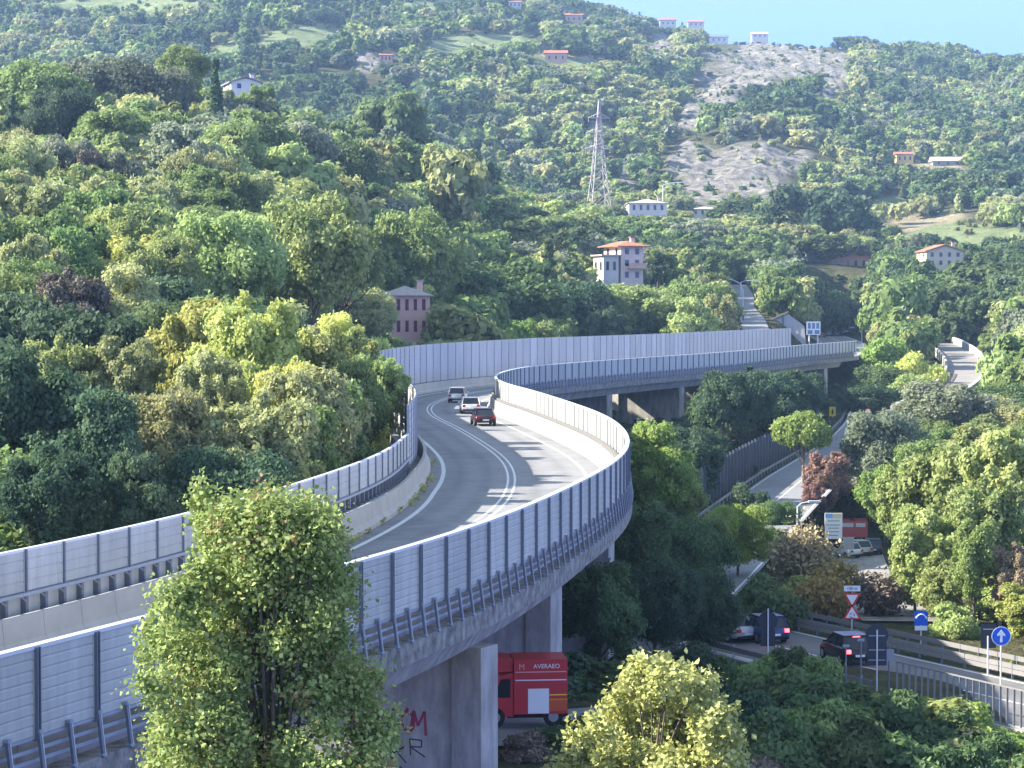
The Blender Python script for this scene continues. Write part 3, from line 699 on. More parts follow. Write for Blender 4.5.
# parking by the signboard
P3 = [((842, 556), 'white car parked below the grey panel and the signboard', paint('white', (.75, .75, .73)), 2.2, 1.5),
      ((856, 553), 'pale silver car parked right of the white car below the signboard', paint('silver', (.45, .43, .42)), 1.9, 1.5),
      ((872, 551), 'dark blue car in tree shade at the right of the signboard parking', paint('navy', (.02, .06, .12)), 1.5, 1.5)]
for (px, py), lab, pmx, rz, hh in P3:
    q = atz(px, py, -25.0); q[2] = ground(q[0], q[1]) + .14; car('car', lab, 'car', tuple(q), rz, pmx, H=hh, suv=True, group='cars parked by the signboard')
# far traffic beyond the viaduct end
FC = [(822, 338, (.45, .05, .05), 'red car'), (829, 336.5, (.05, .08, .2), 'navy car'), (836, 335.5, (.7, .7, .7), 'white car'), (843, 334, (.35, .05, .06), 'dark red car'), (846, 328, (.5, .53, .56), 'silver car'), (852, 331.5, (.75, .74, .72), 'cream car')]
for i, (px, py, c, ds) in enumerate(FC):
    q = atz(px, py, DZ) if py > 333.5 else at(px, py, 760)
    D = min(q[1], 700); q = at(px, py, D); q = np.array([q[0], q[1], max(ground(q[0], q[1]) + .15, DZ + .02)])
    car('car', 'tiny ' + ds + ' queuing on the shaded road past the viaduct', 'car', tuple(q), 1.45, paint('far%d' % i, c), H=1.5, suv=True, group='cars queuing beyond the viaduct')

# red truck under the viaduct
def truck():
    q = atz(531, 727, -16.4); t = thing('truck', 'red box van with pale lettering and a white side door under the viaduct', 'truck', (q[0] + .1, q[1] + 1.0, -16.42), math.radians(186)); t.scale = (.9, .9, .92)
    RP_ = paint('truck_red', (.50, .035, .045)); RO = paint('truck_orange_red', (.55, .10, .03))
    # local: +x = nose (points left in view), near side = +y
    mb = MB(); mb.prism([(-1.35, .55), (.95, .55), (.95, 2.85), (-1.35, 2.85)], -1.05, 1.05, RP_); body = mb.build('cargo_box', t)
    mb = MB(); mb.prism([(.97, .45), (2.35, .45), (2.38, 1.05), (1.95, 1.25), (1.55, 2.15), (.97, 2.3)], -.98, .98, RP_); cab = mb.build('cab', t)
    mb = MB(); mb.prism([(1.1, 1.25), (1.85, 1.27), (1.5, 2.02), (1.1, 2.05)], .985, 1.0, GLASS); mb.build('window', cab)
    mb = MB(); mb.add([(1.96, -.85, 1.27), (1.96, .85, 1.27), (1.60, .8, 2.06), (1.60, -.8, 2.06)], [(0, 1, 2, 3)], GLASS); mb.build('windscreen', cab)
    mb = MB(); mb.prism([(.98, 2.32), (1.7, 2.32), (1.9, 2.62), (1.7, 2.92), (.98, 2.84)], -.9, .9, RP_); mb.build('roof_fairing', t)
    mb = MB(); mb.prism([(-.55, .58), (.35, .58), (.35, 1.62), (-.55, 1.62)], 1.052, 1.075, WHITE); mb.build('side_door', t)
    for x in (1.75, -.75):
        for sy in (-1, 1):
            mb = MB(); mb.tube([(x, sy * .75, .42), (x, sy * 1.0, .42)], .42, RUBBER, 18); wo = mb.build('wheel', t)
            mb = MB(); mb.tube([(x, sy * 1.0, .42), (x, sy * 1.015, .42)], .22, CHROME, 12); mb.build('rim', wo)
    for z, c in ((1.98, WHITE), (2.32, mat('stripe_pink', (.75, .35, .32)))):
        mb = MB(); mb.box((-.2, 1.056, z), (2.2, .014, .045), c); mb.build('stripe', t)
    for z in (1.35, 1.15):
        mb = MB(); mb.box((-.95, 1.056, z), (.76, .014, .05), YELL if z > 1.2 else ORAN); mb.build('stripe', t)
    mb = MB(); mb.box((-.95, 1.054, .95), (.76, .01, .55), RO); mb.build('lower_panel', t)
    T = Matrix.Translation((-.45, 1.062, 2.55)) @ Matrix.Rotation(math.pi, 4, 'Z') @ Matrix.Rotation(math.pi / 2, 4, 'X')
    text_mesh('AVERAEO', .26, WHITE, T, t); 
    T = Matrix.Translation((.62, 1.062, 2.53)) @ Matrix.Rotation(math.pi, 4, 'Z') @ Matrix.Rotation(math.pi / 2, 4, 'X')
    text_mesh('M', .34, mat('stripe_pink', (.75, .35, .32)), T, t, 'emblem')
    mb = MB(); mb.box((-.1, 0, .45), (2.6, 1.6, .18), RUBBER); mb.build('chassis', t)
    mb = MB(); mb.tube([(2.39, .7, .9), (2.41, .7, .9)], .13, STEELW, 10); mb.build('headlight', t)
truck()
# red trucks in the parking
for k, (px, py, lab) in enumerate(((846, 545, 'pinkish red box truck behind the white parked car'), (858, 545, 'taller red box truck at the right end of the signboard parking'))):
    q = atz(px, py, -25.3); q[1] += 6; q[0] += .14 * 6; q[2] = ground(q[0], q[1]) + .14
    t = thing('truck', lab, 'truck', tuple(q), 1.5, 'red trucks parked below the signboard'); c = paint('truck_pink%d' % k, (.62, .12, .12))
    mb = MB(); mb.box((-.6, 0, 1.45), (3.6, 1.7, 1.7), c); mb.build('cargo_box', t)
    mb = MB(); mb.prism([(1.22, .45), (2.6, .45), (2.6, 1.1), (2.2, 2.0), (1.22, 2.1)], -.9, .9, c); mb.build('cab', t)
    mb = MB(); mb.box((-2.41, 0, 1.9), (.02, 1.2, .4), WHITE); mb.build('rear_sign', t)
    for x in (1.7, -1.6):
        for sy in (-1, 1): mb = MB(); mb.tube([(x, sy * .6, .4), (x, sy * .9, .4)], .4, RUBBER, 14); mb.build('wheel', t)

# ---------------------------------------------------------------- junction guardrails, railing, signs
def poly_rail(name, label, q, half_off, z_rails, h, spacing, mpost, mrail, post_w=.1, cat='guardrail', rail_h=.3, t0=0, t1=None, wall=None):
    t = np.gradient(q[:, :2], axis=0); t /= np.linalg.norm(t, axis=1)[:, None]; nn = np.stack([-t[:, 1], t[:, 0]], 1)
    P2 = np.column_stack([q[:, 0] + nn[:, 0] * half_off, q[:, 1] + nn[:, 1] * half_off, q[:, 2]])
    sg = np.r_[0, np.cumsum(np.linalg.norm(np.diff(P2[:, :2], axis=0), axis=1))]; t1 = sg[-1] if t1 is None else t1
    g = lambda s: [float(np.interp(s, sg, P2[:, k])) for k in range(3)]
    root = thing(name, label, cat, g(t0))
    ss = np.arange(t0, t1, 1.0)
    for zr in z_rails:
        mb = MB(); V = []
        for s in ss:
            x, y, z = g(s); i = min(np.searchsorted(sg, s), len(nn) - 1); nx, ny = nn[i]
            for o_, zz in ((-.03, 0), (.03, rail_h * .25), (-.01, rail_h * .5), (.03, rail_h * .75), (-.03, rail_h), (-.06, rail_h), (-.06, 0)):
                V.append((x + nx * o_, y + ny * o_, z + zr + zz))
        K = 7; Fs = [(i * K + k, i * K + (k + 1) % K, (i + 1) * K + (k + 1) % K, (i + 1) * K + k) for i in range(len(ss) - 1) for k in range(K)]
        mb.add(V, Fs, mrail); under(mb.build('rail'), root)
    mb = MB(); mb.box((0, 0, h / 2), (post_w, post_w, h), mpost); pmesh = mesh_only(mb, 'rail_post')
    k = 0; far = MB()
    for s in np.arange(t0, t1, spacing):
        x, y, z = g(s)
        if k < 100: o = link('post', pmesh, root); o.matrix_parent_inverse = Matrix.Translation(-Vector(root.location)); o.matrix_basis = Matrix.Translation((x, y, z)); k += 1
        else: far.box((x, y, z + h / 2), (post_w, post_w, h), mpost)
    if far.v: o = far.build('posts_beyond'); under(o, root); o['kind'] = 'stuff'
    return root
RAILB = mat('guardrail_steel', (.28, .27, .265), rough=.5, metal=.2, noise=.15, nscale=1.5)
# R2 runs from far left to near right; its left-normal (positive offset) is the far side
poly_rail('guardrail', 'far double guardrail of the junction road, the upper of the steel rails', R2, 5.3, (.35, .80), 1.05, 1.6, STEELB, RAILB, .12, rail_h=.26, t0=34)
poly_rail('guardrail', 'second guardrail of the junction road, just in front of the far one', R2, 4.55, (.25, .52), .8, 2.0, STEELB, RAILB, .12, rail_h=.24, t0=34)
poly_rail('railing', 'upright bar railing along the near edge of the junction road', R2, -4.75, (.12, 1.86), 1.9, .5, RAILB, RAILB, .09, 'railing', rail_h=.07, t0=101)
poly_rail('guardrail', 'low guardrail along the near edge of the junction road below the two cars', R2, -4.75, (.4,), .8, 2.0, STEEL, RAILB, .1, rail_h=.28, t0=44, t1=100)
mb = MB(); road_strip(R2, 0, CONCL, 0, -4.5, -4.95, mb)
V = []; q = R2
t = np.gradient(q[:, :2], axis=0); t /= np.linalg.norm(t, axis=1)[:, None]; nn_ = np.stack([-t[:, 1], t[:, 0]], 1)
mb = MB(); pr_ = [(-4.45, .10), (-4.98, .10), (-4.98, -.55), (-4.45, -.55)]
for i in range(len(q)):
    for o_, zz in pr_: V.append((q[i, 0] + nn_[i, 0] * o_, q[i, 1] + nn_[i, 1] * o_, q[i, 2] + zz))
mb.add(V, [(i * 4 + k, i * 4 + (k + 1) % 4, (i + 1) * 4 + (k + 1) % 4, (i + 1) * 4 + k) for i in range(len(q) - 1) for k in range(4)], CONCL)
tag(mb.build('bridge_kerb'), 'pale concrete edge beam under the near railing of the junction road', 'kerb')
poly_rail('guardrail', 'thin guardrail along the left side of the shaded valley road', R1, 4.75, (.5,), .8, 3.0, STEEL, RAILB, .1, rail_h=.28, t0=60)
poly_rail('guardrail', 'guardrail along the right side of the shaded valley road', R1, -4.75, (.5,), .8, 3.0, STEEL, RAILB, .1, rail_h=.28, t0=150)

def disc(mb, c, r, y0, y1, m, n=28): mb.tube([(c[0], y0, c[1]), (c[0], y1, c[1])], r, m, n)
def tri(cx, cz, r, up=True):
    s = 1 if up else -1; return [(cx - r * .866, cz - s * r * .5), (cx + r * .866, cz - s * r * .5), (cx, cz + s * r)] if up else [(cx, cz - r), (cx + r * .866, cz + r * .5), (cx - r * .866, cz + r * .5)]
def sign_root(label, px, pyc, D, name='road_sign', cat='road sign', post=True, pm_=STEELW, pw=.04, hpost=None, gz=None):
    """root on the ground; returns (root, height of pixel pyc above the ground)"""
    c = at(px, pyc, D); g0 = float(ground(c[0], c[1])) if gz is None else gz; t = thing(name, label, cat, (c[0], c[1], g0)); h = c[2] - g0
    if post:
        mb = MB(); mb.tube([(0, 0, -.1), (0, 0, hpost + h if hpost is not None else h)], pw, pm_, 8); mb.build('post', t)
    return t, h
PX = lambda n, D: n * D / F
# yield sign over roundabout warning
D = 137; t, h = sign_root('red and white yield sign above a red bordered roundabout warning triangle', 852, 603, D, hpost=.6)
mb = MB(); mb.prism([(-.47, h + .68), (.47, h + .68), (.47, h + 1.0), (-.47, h + 1.0)], -.06, -.045, WHITE); pl = mb.build('distance_plate', t)
text_mesh('150 m', .24, DARKM, Matrix.Translation((0, -.065, h + .84)) @ Matrix.Rotation(math.pi / 2, 4, 'X'), pl)
mb = MB(); mb.prism(tri(0, h + .28, .58, False), -.055, -.04, RED); o = mb.build('yield_plate', t)
mb = MB(); mb.prism(tri(0, h + .28, .38, False), -.068, -.058, WHITE); mb.build('yield_face', o)
mb = MB(); mb.prism(tri(0, h - .62, .60, True), -.055, -.04, RED); o = mb.build('warning_plate', t)
mb = MB(); mb.prism(tri(0, h - .64, .42, True), -.068, -.058, WHITE); o2 = mb.build('warning_face', o)
mb = MB()
for k in range(3):
    a0 = math.radians(90 + 120 * k); pts = [(.13 * math.cos(a0 + math.radians(d)), -.075, h - .70 + .13 * math.sin(a0 + math.radians(d))) for d in range(0, 90, 15)]
    mb.tube(pts, [.018] * 4 + [.04, .005], DARKM, 5)
mb.build('arrow', o)
# blue bridge sign
D = 133.5; t, h = sign_root('small square blue sign with a white arch symbol above a white plate', 921, 618, D)
mb = MB(); mb.box((0, -.05, h), (.74, .02, .80), BLUE); o = mb.build('sign_plate', t)
mb = MB(); pts = [(-.28 + .56 * k / 8, -.068, h + .02 + .20 * math.sin(math.pi * k / 8) ** .7) for k in range(9)]; mb.tube(pts, .04, WHITE, 6); mb.box((-.28, -.066, h + .03), (.10, .01, .12), WHITE); mb.box((.28, -.066, h + .03), (.10, .01, .12), WHITE); mb.build('arch_symbol', o)
mb = MB(); mb.box((0, -.05, h - .56), (.70, .02, .26), WHITE); mb.build('lower_plate', t)
# round arrow sign
D = 121; t, h = sign_root('round blue sign with a white upward arrow', 1001, 636, D)
mb = MB(); disc(mb, (0, h), .49, -.07, -.05, WHITE); disc(mb, (0, h), .455, -.078, -.071, BLUE); o = mb.build('sign_disc', t)
mb = MB(); mb.prism([(-.06, h - .30), (.06, h - .30), (.06, h + .05), (.20, h + .0), (.20, h + .08), (0, h + .34), (-.20, h + .08), (-.20, h + .0), (-.06, h + .05)], -.095, -.082, WHITE); mb.build('arrow', o)
# dark square back beside it
D = 124; t, h = sign_root('dark back of a square sign just left of the round blue arrow sign', 988, 636, D, pm_=STEELW)
mb = MB(); mb.box((.02, .03, h), (.80, .02, 1.26), DARKM); mb.build('sign_plate', t); mb = MB(); mb.box((0, 0, h + .35), (.5, .03, .05), STEEL); mb.build('clamp', t)
# back of the big pair
D = 117.3; t, h = sign_root('tall dark sign back, a disc over a rectangle, right of the black car', 877, 648, D, gz=-19.5, hpost=.9)
mb = MB(); disc(mb, (0, h + .62), .56, .045, .06, DARKM); mb.build('sign_disc', t)
mb = MB(); mb.box((0, .052, h - .30), (.96, .016, 1.15), DARKM); mb.build('sign_plate', t)
for z in (.6, -.1, -.6): mb = MB(); mb.box((0, .02, h + z), (.8, .03, .05), STEEL); mb.build('clamp', t)
D = 119; t, h = sign_root('dark sign back on a tall pale pole in front of the dark blue car', 768, 627, D + 4, gz=-19.5, hpost=.95)
mb = MB(); disc(mb, (0, h + .3), .5, .045, .06, DARKM); mb.build('sign_disc', t)
mb = MB(); mb.box((0, .052, h - .55), (.75, .016, .9), DARKM); mb.build('sign_plate', t)
t, h = sign_root('small white rectangular plate right of the tall dark sign back', 889, 655, 118, gz=-19.5, pm_=STEELB, hpost=.5)
mb = MB(); mb.box((0, -.05, h), (.48, .02, .60), GREYM); mb.build('sign_plate', t)
for px, py, lab in ((846, 646, 'thin grey post with a small cross bar in front of the black car'), (861, 640, 'thin grey post with a cross bar between the black car and the big sign back')):
    t, h = sign_root(lab, px, py, 114, name='marker_post', cat='post', pm_=STEELB); mb = MB(); mb.box((0, 0, h), (.32, .05, .12), GREYM); mb.build('cross_bar', t)
# yellow sign by the shaded road, small red-white disc
t, h = sign_root('yellow sign with a dark symbol beside the shaded valley road above the pine', 832.5, 411.5, 385); w_ = PX(6.5, 385)
mb = MB(); mb.box((0, -.06, h), (w_, .03, w_ * 1.45), YELL); o = mb.build('sign_plate', t); mb = MB(); mb.box((0, -.085, h - .1), (w_ * .3, .01, w_ * .6), DARKM); mb.box((0, -.085, h + .35), (w_ * .16, .01, w_ * .2), DARKM); mb.build('symbol', o)
t, h = sign_root('small round red and white sign right of the yellow sign', 868, 411, 360)
mb = MB(); disc(mb, (0, h), .45, -.06, -.05, RED); disc(mb, (0, h), .30, -.07, -.062, WHITE); mb.build('sign_disc', t)
t, h = sign_root('round red and white sign with a lower plate near the bottom of the valley road', 737, 504, 232)
mb = MB(); disc(mb, (0, h), .35, -.06, -.05, RED); disc(mb, (0, h), .22, -.07, -.062, WHITE); mb.build('sign_disc', t); mb = MB(); mb.box((0, -.05, h - .6), (.5, .02, .35), GREYM); mb.build('sign_plate', t)
# signboard
D = 214; t, h = sign_root('tall white signboard with a blue and a yellow field above the dry shrub', 833.5, 526, D, name='signboard', cat='signboard', post=False)
W_, H_ = PX(17.5, D), PX(26, D); mb = MB(); mb.box((0, 0, h), (W_, .12, H_), WHITE); bd = mb.build('board', t)
for sx in (-1, 1): mb = MB(); mb.tube([(sx * W_ * .42, .1, -.1), (sx * W_ * .42, .1, h + H_ / 2)], .06, STEEL, 8); mb.build('post', t)
mb = MB(); mb.box((-W_ * .27, -.066, h + H_ * .40), (W_ * .42, .01, H_ * .17), mat('sign_light_blue', (.25, .45, .72))); mb.build('blue_field', bd)
mb = MB(); mb.box((W_ * .2, -.066, h + H_ * .40), (W_ * .52, .01, H_ * .17), mat('sign_pale_yellow', (.70, .62, .32))); mb.build('yellow_field', bd)
for k, z in enumerate((.20, .04, -.08, -.22, -.36)):
    mb = MB(); ww = (.7, .8, .6, .7, .5)[k]; mb.box((-.05 * (k % 2), -.064, h + H_ * z), (W_ * ww, .008, H_ * .035), mat('sign_text_grey', (.28, .30, .34)) if k != 1 else mat('sign_text_green', (.2, .38, .2))); mb.build('text_line', bd)
t, h = sign_root('plain light grey back of a panel in front of the red trucks', 848.5, 543, 212, name='signboard', cat='signboard', pm_=STEEL)
mb = MB(); mb.box((0, -.06, h), (PX(11, 212), .04, PX(12, 212)), GREYM); mb.build('board', t)
# direction sign at viaduct end
D = 468; c = at(813.5, 331, D); t = thing('direction_sign', 'white direction sign with blue panels on two legs at the end of the tall barrier', 'road sign', (c[0], c[1], DZ))
h0 = at(813, 321.5, D)[2] - DZ; h1 = at(813, 335, D)[2] - DZ; ww = PX(14, D); hh = h0 - h1
mb = MB(); mb.box((0, 0, (h0 + h1) / 2), (ww, .1, hh), WHITE); bd = mb.build('sign_plate', t)
for k in range(3): mb = MB(); mb.box((-ww * .3 + k * ww * .3, -.06, h1 + hh * .68), (ww * .2, .02, hh * .42), mat('sign_steel_blue', (.16, .24, .38))); mb.box((0 if k == 0 else (k - 1.5) * ww * .5, -.065, h1 + hh * .22), (ww * .34, .02, hh * .28), mat('sign_steel_blue', (.16, .24, .38))) if k else None; mb.build('blue_panel', bd)
for sx in (-.3, .3): mb = MB(); mb.tube([(sx * ww, .08, -1), (sx * ww, .08, h0)], .14, STEELW, 8); mb.build('leg', t)

# street lamps
def lamp(label, pxb, pyt, D, px_arm, py_arm, r=.07, gz=None):
    c = at(pxb, pyt, D); g0 = float(ground(c[0], c[1])); t = thing('street_lamp', label, 'street lamp', (c[0], c[1], g0)); h = c[2] - g0
    a = at(px_arm, py_arm, D); dx = a[0] - c[0]; dz = a[2] - c[2]
    mb = MB(); mb.tube([(0, 0, -.2), (0, 0, h * .6), (0, 0, h)], [r * 1.4, r, r * .8], STEELW, 8); mb.build('pole', t)
    mb = MB(); mb.tube([(0, 0, h - .05), (dx * .25, 0, h + dz * .6), (dx, 0, h + dz)], r * .7, STEELW, 6); mb.build('arm', t)
    mb = MB(); mb.box((dx, 0, h + dz - .05), (max(.8, abs(dx) * .25), .35, .16), STEELW); mb.build('lamp_head', t)
lamp('curved pale street lamp rising behind the dry shrub', 797.5, 506, 176, 814, 501)
lamp('pale street lamp with a long arm beside the long villa below the rock face', 663, 185, 830, 686, 182, .22)
lamp('street lamp left of the bright hillside road', 743, 290, 520, 731, 279, .13)
lamp('street lamp with its arm over the bright hillside road', 741, 282, 560, 756, 280, .13)
lamp('slim street lamp on the slope left of the tall dark trees', 688, 222, 700, 695, 220, .14)
lamp('slim street lamp right of the road beyond the viaduct end', 862, 312, 600, 866, 311, .1)
# ---------------------------------------------------------------- fence wall left of valley road
t_ = np.gradient(R1[:, :2], axis=0); t_ /= np.linalg.norm(t_, axis=1)[:, None]; n1 = np.stack([-t_[:, 1], t_[:, 0]], 1)
fr = thing('fence', 'dark timber screen fence along the left of the shaded valley road', 'fence', (R1[45, 0], R1[45, 1], -20))
DKB = mat('fence_dark', (.045, .05, .065), noise=.4, nscale=1.2, stretch=(1, 1, .1)); mb = MB(); prev = None
for i in range(40, min(150, len(R1) - 1), 2):
    a = (R1[i, 0] + n1[i, 0] * 6.2, R1[i, 1] + n1[i, 1] * 6.2); b_ = (R1[i + 2, 0] + n1[i + 2, 0] * 6.2, R1[i + 2, 1] + n1[i + 2, 1] * 6.2) if i + 2 < len(R1) else a
    mx_, my_ = (a[0] + b_[0]) / 2, (a[1] + b_[1]) / 2; L_ = math.hypot(b_[0] - a[0], b_[1] - a[1]); rz = math.atan2(b_[1] - a[1], b_[0] - a[0])
    mb = MB(); mb.box((mx_, my_, -18.1), (L_ - .1, .08, 3.6), DKB, rz=rz); under(mb.build('panel'), fr)
    mb = MB(); mb.box((a[0], a[1], -18.0), (.16, .2, 4.0), STEELB, rz=rz); under(mb.build('post'), fr)

# ---------------------------------------------------------------- ramp on the right
RA = np.array([[*at(915, 412, 372)], [*at(942, 398, 390)], [*at(957, 388, 410)], [*at(967, 376, 440)], [*at(966, 364, 470)], [*at(955, 352, 505)], [*at(938, 343, 545)], [*at(915, 338, 600)]])
sg = np.r_[0, np.cumsum(np.linalg.norm(np.diff(RA[:, :2], axis=0), axis=1))]; ss = np.arange(0, sg[-1], 3.0)
RA = np.stack([smooth1(np.interp(ss, sg, RA[:, k]), 4) for k in range(3)], 1)
ta = np.gradient(RA[:, :2], axis=0); ta /= np.linalg.norm(ta, axis=1)[:, None]; na = np.stack([-ta[:, 1], ta[:, 0]], 1)
ramp_t = thing('ramp', 'curved concrete access ramp with pale parapets climbing through the trees at right', 'ramp', tuple(RA[0] - np.array([0, 0, 3])))
def rsweep(prof, m, i0=0, i1=None):
    i1 = len(RA) if i1 is None else i1; mb = MB(); V = []; K = len(prof)
    for i in range(i0, i1):
        for o_, zz in prof: V.append((RA[i, 0] + na[i, 0] * o_, RA[i, 1] + na[i, 1] * o_, RA[i, 2] + zz))
    N = i1 - i0; mb.add(V, [(i * K + k, i * K + (k + 1) % K, (i + 1) * K + (k + 1) % K, (i + 1) * K + k) for i in range(N - 1) for k in range(K)] + [tuple(range(K)), tuple((N - 1) * K + k for k in range(K))[::-1]], m); return mb
under(rsweep([(-3.6, 0), (3.6, 0), (3.0, -1.2), (-3.0, -1.2)], mat('ramp_surface', (.30, .275, .26), noise=.25, nscale=.3)).build('deck'), ramp_t)
o = under(rsweep([(-3.9, -1.0), (-3.5, -1.0), (-3.5, 1.25), (-3.9, 1.25)], CONCL).build('parapet'), ramp_t)
under(rsweep([(3.5, -1.0), (3.9, -1.0), (3.9, .9), (3.5, .9)], CONCL).build('parapet'), ramp_t)
under(rsweep([(-3.98, 1.256), (-3.42, 1.256), (-3.42, 1.38), (-3.98, 1.38)], STEELW).build('coping'), ramp_t)
for o_ in (1.6, 2.4): under(rsweep([(o_, .01), (o_ + .45, .01), (o_ + .45, .10), (o_, .10)], mat('kerb_brown', (.14, .09, .085)), 4, 26).build('kerb_strip'), ramp_t)
for i in range(4, len(RA) - 2, 9):
    g0 = float(ground(RA[i, 0], RA[i, 1])); hh = RA[i, 2] - 1.1 - g0 + 1
    if hh > .3: mb = MB(); mb.box((RA[i, 0], RA[i, 1], g0 - 1 + hh / 2), (1.2, 4.2, hh), CONC, rz=math.atan2(ta[i, 1], ta[i, 0])); under(mb.build('pier'), ramp_t)


# ---------------------------------------------------------------- houses
GUARD = []          # (x0, y0, x1, y1, D): no filler tree nearer than D may cover this box
def house(name, label, cat, px, pyb, D, wpx, hpx, depth, wm, rm, rz=0, roof='hip', rh=None, wins=(3, 2), chim=True, shutter=None, over=.5, guard=True, roof_h=.28, balcony=False, win_m=None):
    """a house standing where its front base is seen at (px, pyb), wpx wide and hpx to the eaves"""
    if D > 1200:                                     # far slope: stand it where the view line meets the hill
        for q_ in np.arange(900, 2200, 4.0):
            c = at(px, pyb, q_)
            if float(ground(c[0], c[1])) >= c[2] - .5: D = q_; break
    c = at(px, pyb, D)
    if D > 1200: c[2] = max(c[2], float(ground(c[0], c[1])) - 1)
    W_ = PX(wpx, D); H_ = PX(hpx, D); g0 = float(ground(c[0], c[1]))
    z0 = c[2]; extra = max(0, z0 - g0) + 1.5
    t = thing(name, label, cat, (c[0], c[1], z0 - extra), rz)
    y1 = depth; e = extra
    mb = MB(); mb.box((0, y1 / 2, (H_ + e) / 2), (W_, depth, H_ + e), wm); wl = mb.build('wall', t)
    rh_ = rh if rh else W_ * roof_h; mb = MB(); a = W_ / 2 + over; b0 = -over; b1 = depth + over; zt = H_ + e
    if roof == 'hip':
        ins = min(a, (b1 - b0) / 2) * .98
        if a * 2 > (b1 - b0): r0 = (-a + ins, (b0 + b1) / 2); r1 = (a - ins, (b0 + b1) / 2)
        else: r0 = (0, b0 + ins); r1 = (0, b1 - ins)
        V = [(-a, b0, zt), (a, b0, zt), (a, b1, zt), (-a, b1, zt), (r0[0], r0[1], zt + rh_), (r1[0], r1[1], zt + rh_)]
        Fs = [(0, 1, 5, 4), (2, 3, 4, 5), (1, 2, 5), (3, 0, 4), (0, 3, 2, 1)] if a * 2 > (b1 - b0) else [(0, 1, 4), (1, 2, 5, 4), (2, 3, 5), (3, 0, 4, 5), (0, 3, 2, 1)]
        mb.add(V, Fs, rm); mb.box((0, (b0 + b1) / 2, zt - .08), (2 * a - .02, b1 - b0 - .02, .16), rm)
    elif roof == 'gable':      # ridge front to back: the gable faces the front
        mb.prism([(-a, zt), (0, zt + rh_), (a, zt), (a, zt - .25), (0, zt + rh_ - .28), (-a, zt - .25)], b0, b1, rm)
        m2 = MB(); m2.prism([(-W_ / 2, zt - .01), (W_ / 2, zt - .01), (0, zt + rh_ * (W_ / 2 / a) - .3)], .0, depth, wm); m2.build('gable', t)
    elif roof == 'side':       # ridge left to right
        ym = (b0 + b1) / 2
        mb.add([(-a, b0, zt), (a, b0, zt), (a, b1, zt), (-a, b1, zt), (-a, ym, zt + rh_), (a, ym, zt + rh_)], [(0, 1, 5, 4), (2, 3, 4, 5), (1, 2, 5), (3, 0, 4), (0, 3, 2, 1)], rm); mb.box((0, ym, zt - .08), (2 * a - .02, b1 - b0 - .02, .16), rm)
    else:
        mb.box((0, depth / 2, zt + .15), (2 * a, b1 - b0, .3), rm)
    rf = mb.build('roof', t)
    if chim:
        mb = MB(); mb.box((W_ * .32, depth * .4, zt + rh_ * .9), (.8, .8, 1.5), wm); mb.box((W_ * .32, depth * .4, zt + rh_ * .9 + .85), (1.1, 1.1, .25), rm); mb.build('chimney', rf)
    nx, ny = wins; wd = win_m or GLASS
    for j in range(ny):
        for i in range(nx):
            x = -W_ / 2 + W_ * (i + .5) / nx * .92 + W_ * .04; z = e + H_ * (j + .55) / ny; ww = min(.8, W_ / nx * .36); wh = min(1.7, H_ / ny * .52)
            mb = MB(); mb.box((x, -.02, z), (ww, .12, wh), wd); wo = mb.build('window', t)
            if shutter:
                for sx in (-1, 1): mb = MB(); mb.box((x + sx * ww * .75, -.05, z), (ww * .45, .06, wh), shutter); mb.build('shutter', wo)
        for k, y in enumerate(np.linspace(depth * .25, depth * .75, 2)):
            for sx in (-1, 1): mb = MB(); mb.box((sx * W_ / 2, y, e + H_ * (j + .55) / ny), (.12, 1.0, min(1.6, H_ / ny * .5)), wd); mb.build('window', t)
    if balcony:
        mb = MB(); mb.box((.15 * W_, -.7, e + H_ * .37), (W_ * .75, 1.4, .15), wm); mb.box((.15 * W_, -1.37, e + H_ * .37 + .5), (W_ * .75, .08, .95), balcony); mb.build('balcony', t)
    if guard: GUARD.append((px - wpx / 2 - 2, pyb - hpx, px + wpx / 2 + 2, pyb, D))
    return t
PINK = wallm('pink', (.74, .46, .38)); OFF = wallm('offwhite', (.68, .62, .56)); CRM = wallm('cream', (.64, .53, .38)); OCH = wallm('ochre', (.72, .52, .22)); BRK = wallm('brick', (.40, .25, .19)); SALM = wallm('salmon', (.60, .38, .28))
SHT = mat('shutter_wine', (.13, .05, .07))
DP = 335
house('house', 'pink two storey house with tall shuttered windows and a cowled chimney behind the yellow tree', 'house', 407, 338, DP, 46, 43, 8, PINK, ROOFP, rz=.12, wins=(5, 2), roof_h=.2, win_m=SHT)
house('house', 'narrow three storey off white house with a red tile roof and a salmon balcony', 'house', 632, 281, 480, 24, 35, 9, wallm('rosy', (.66, .53, .48)), ROOFT, rz=.35, wins=(2, 3), balcony=SALM, over=1.1, roof_h=.22)
house('house', 'low white annex with dark openings left of the tall off white house', 'house', 611, 278, 478, 16, 22, 6, wallm('grey_white', (.56, .53, .49)), ROOFP, rz=.3, wins=(2, 1), chim=False, roof='flat')
house('villa', 'long pale villa with a low hipped roof below the rock face, right of the pylon', 'house', 648, 213, 800, 38, 10, 12, OFF, ROOFP, wins=(5, 1), roof_h=.12, rz=.05)
house('villa', 'pale low building with a light roof at the foot of the rock face', 'house', 706, 216, 860, 30, 7, 10, OFF, ROOFP, wins=(4, 1), roof_h=.1, chim=False)
house('building', 'long low brick building with a flat red roof among trees at right', 'house', 848, 271, 740, 42, 14, 9, BRK, ROOFR, wins=(5, 1), roof='flat', chim=False, rz=-.08)
house('shed', 'dark roofed open shed left of the long brick building', 'shed', 817, 262, 745, 20, 10, 6, wallm('shade_grey', (.30, .32, .36)), mat('roof_slate', (.16, .18, .22)), wins=(1, 1), roof='gable', chim=False)  # blue grey walls under a dark slate roof
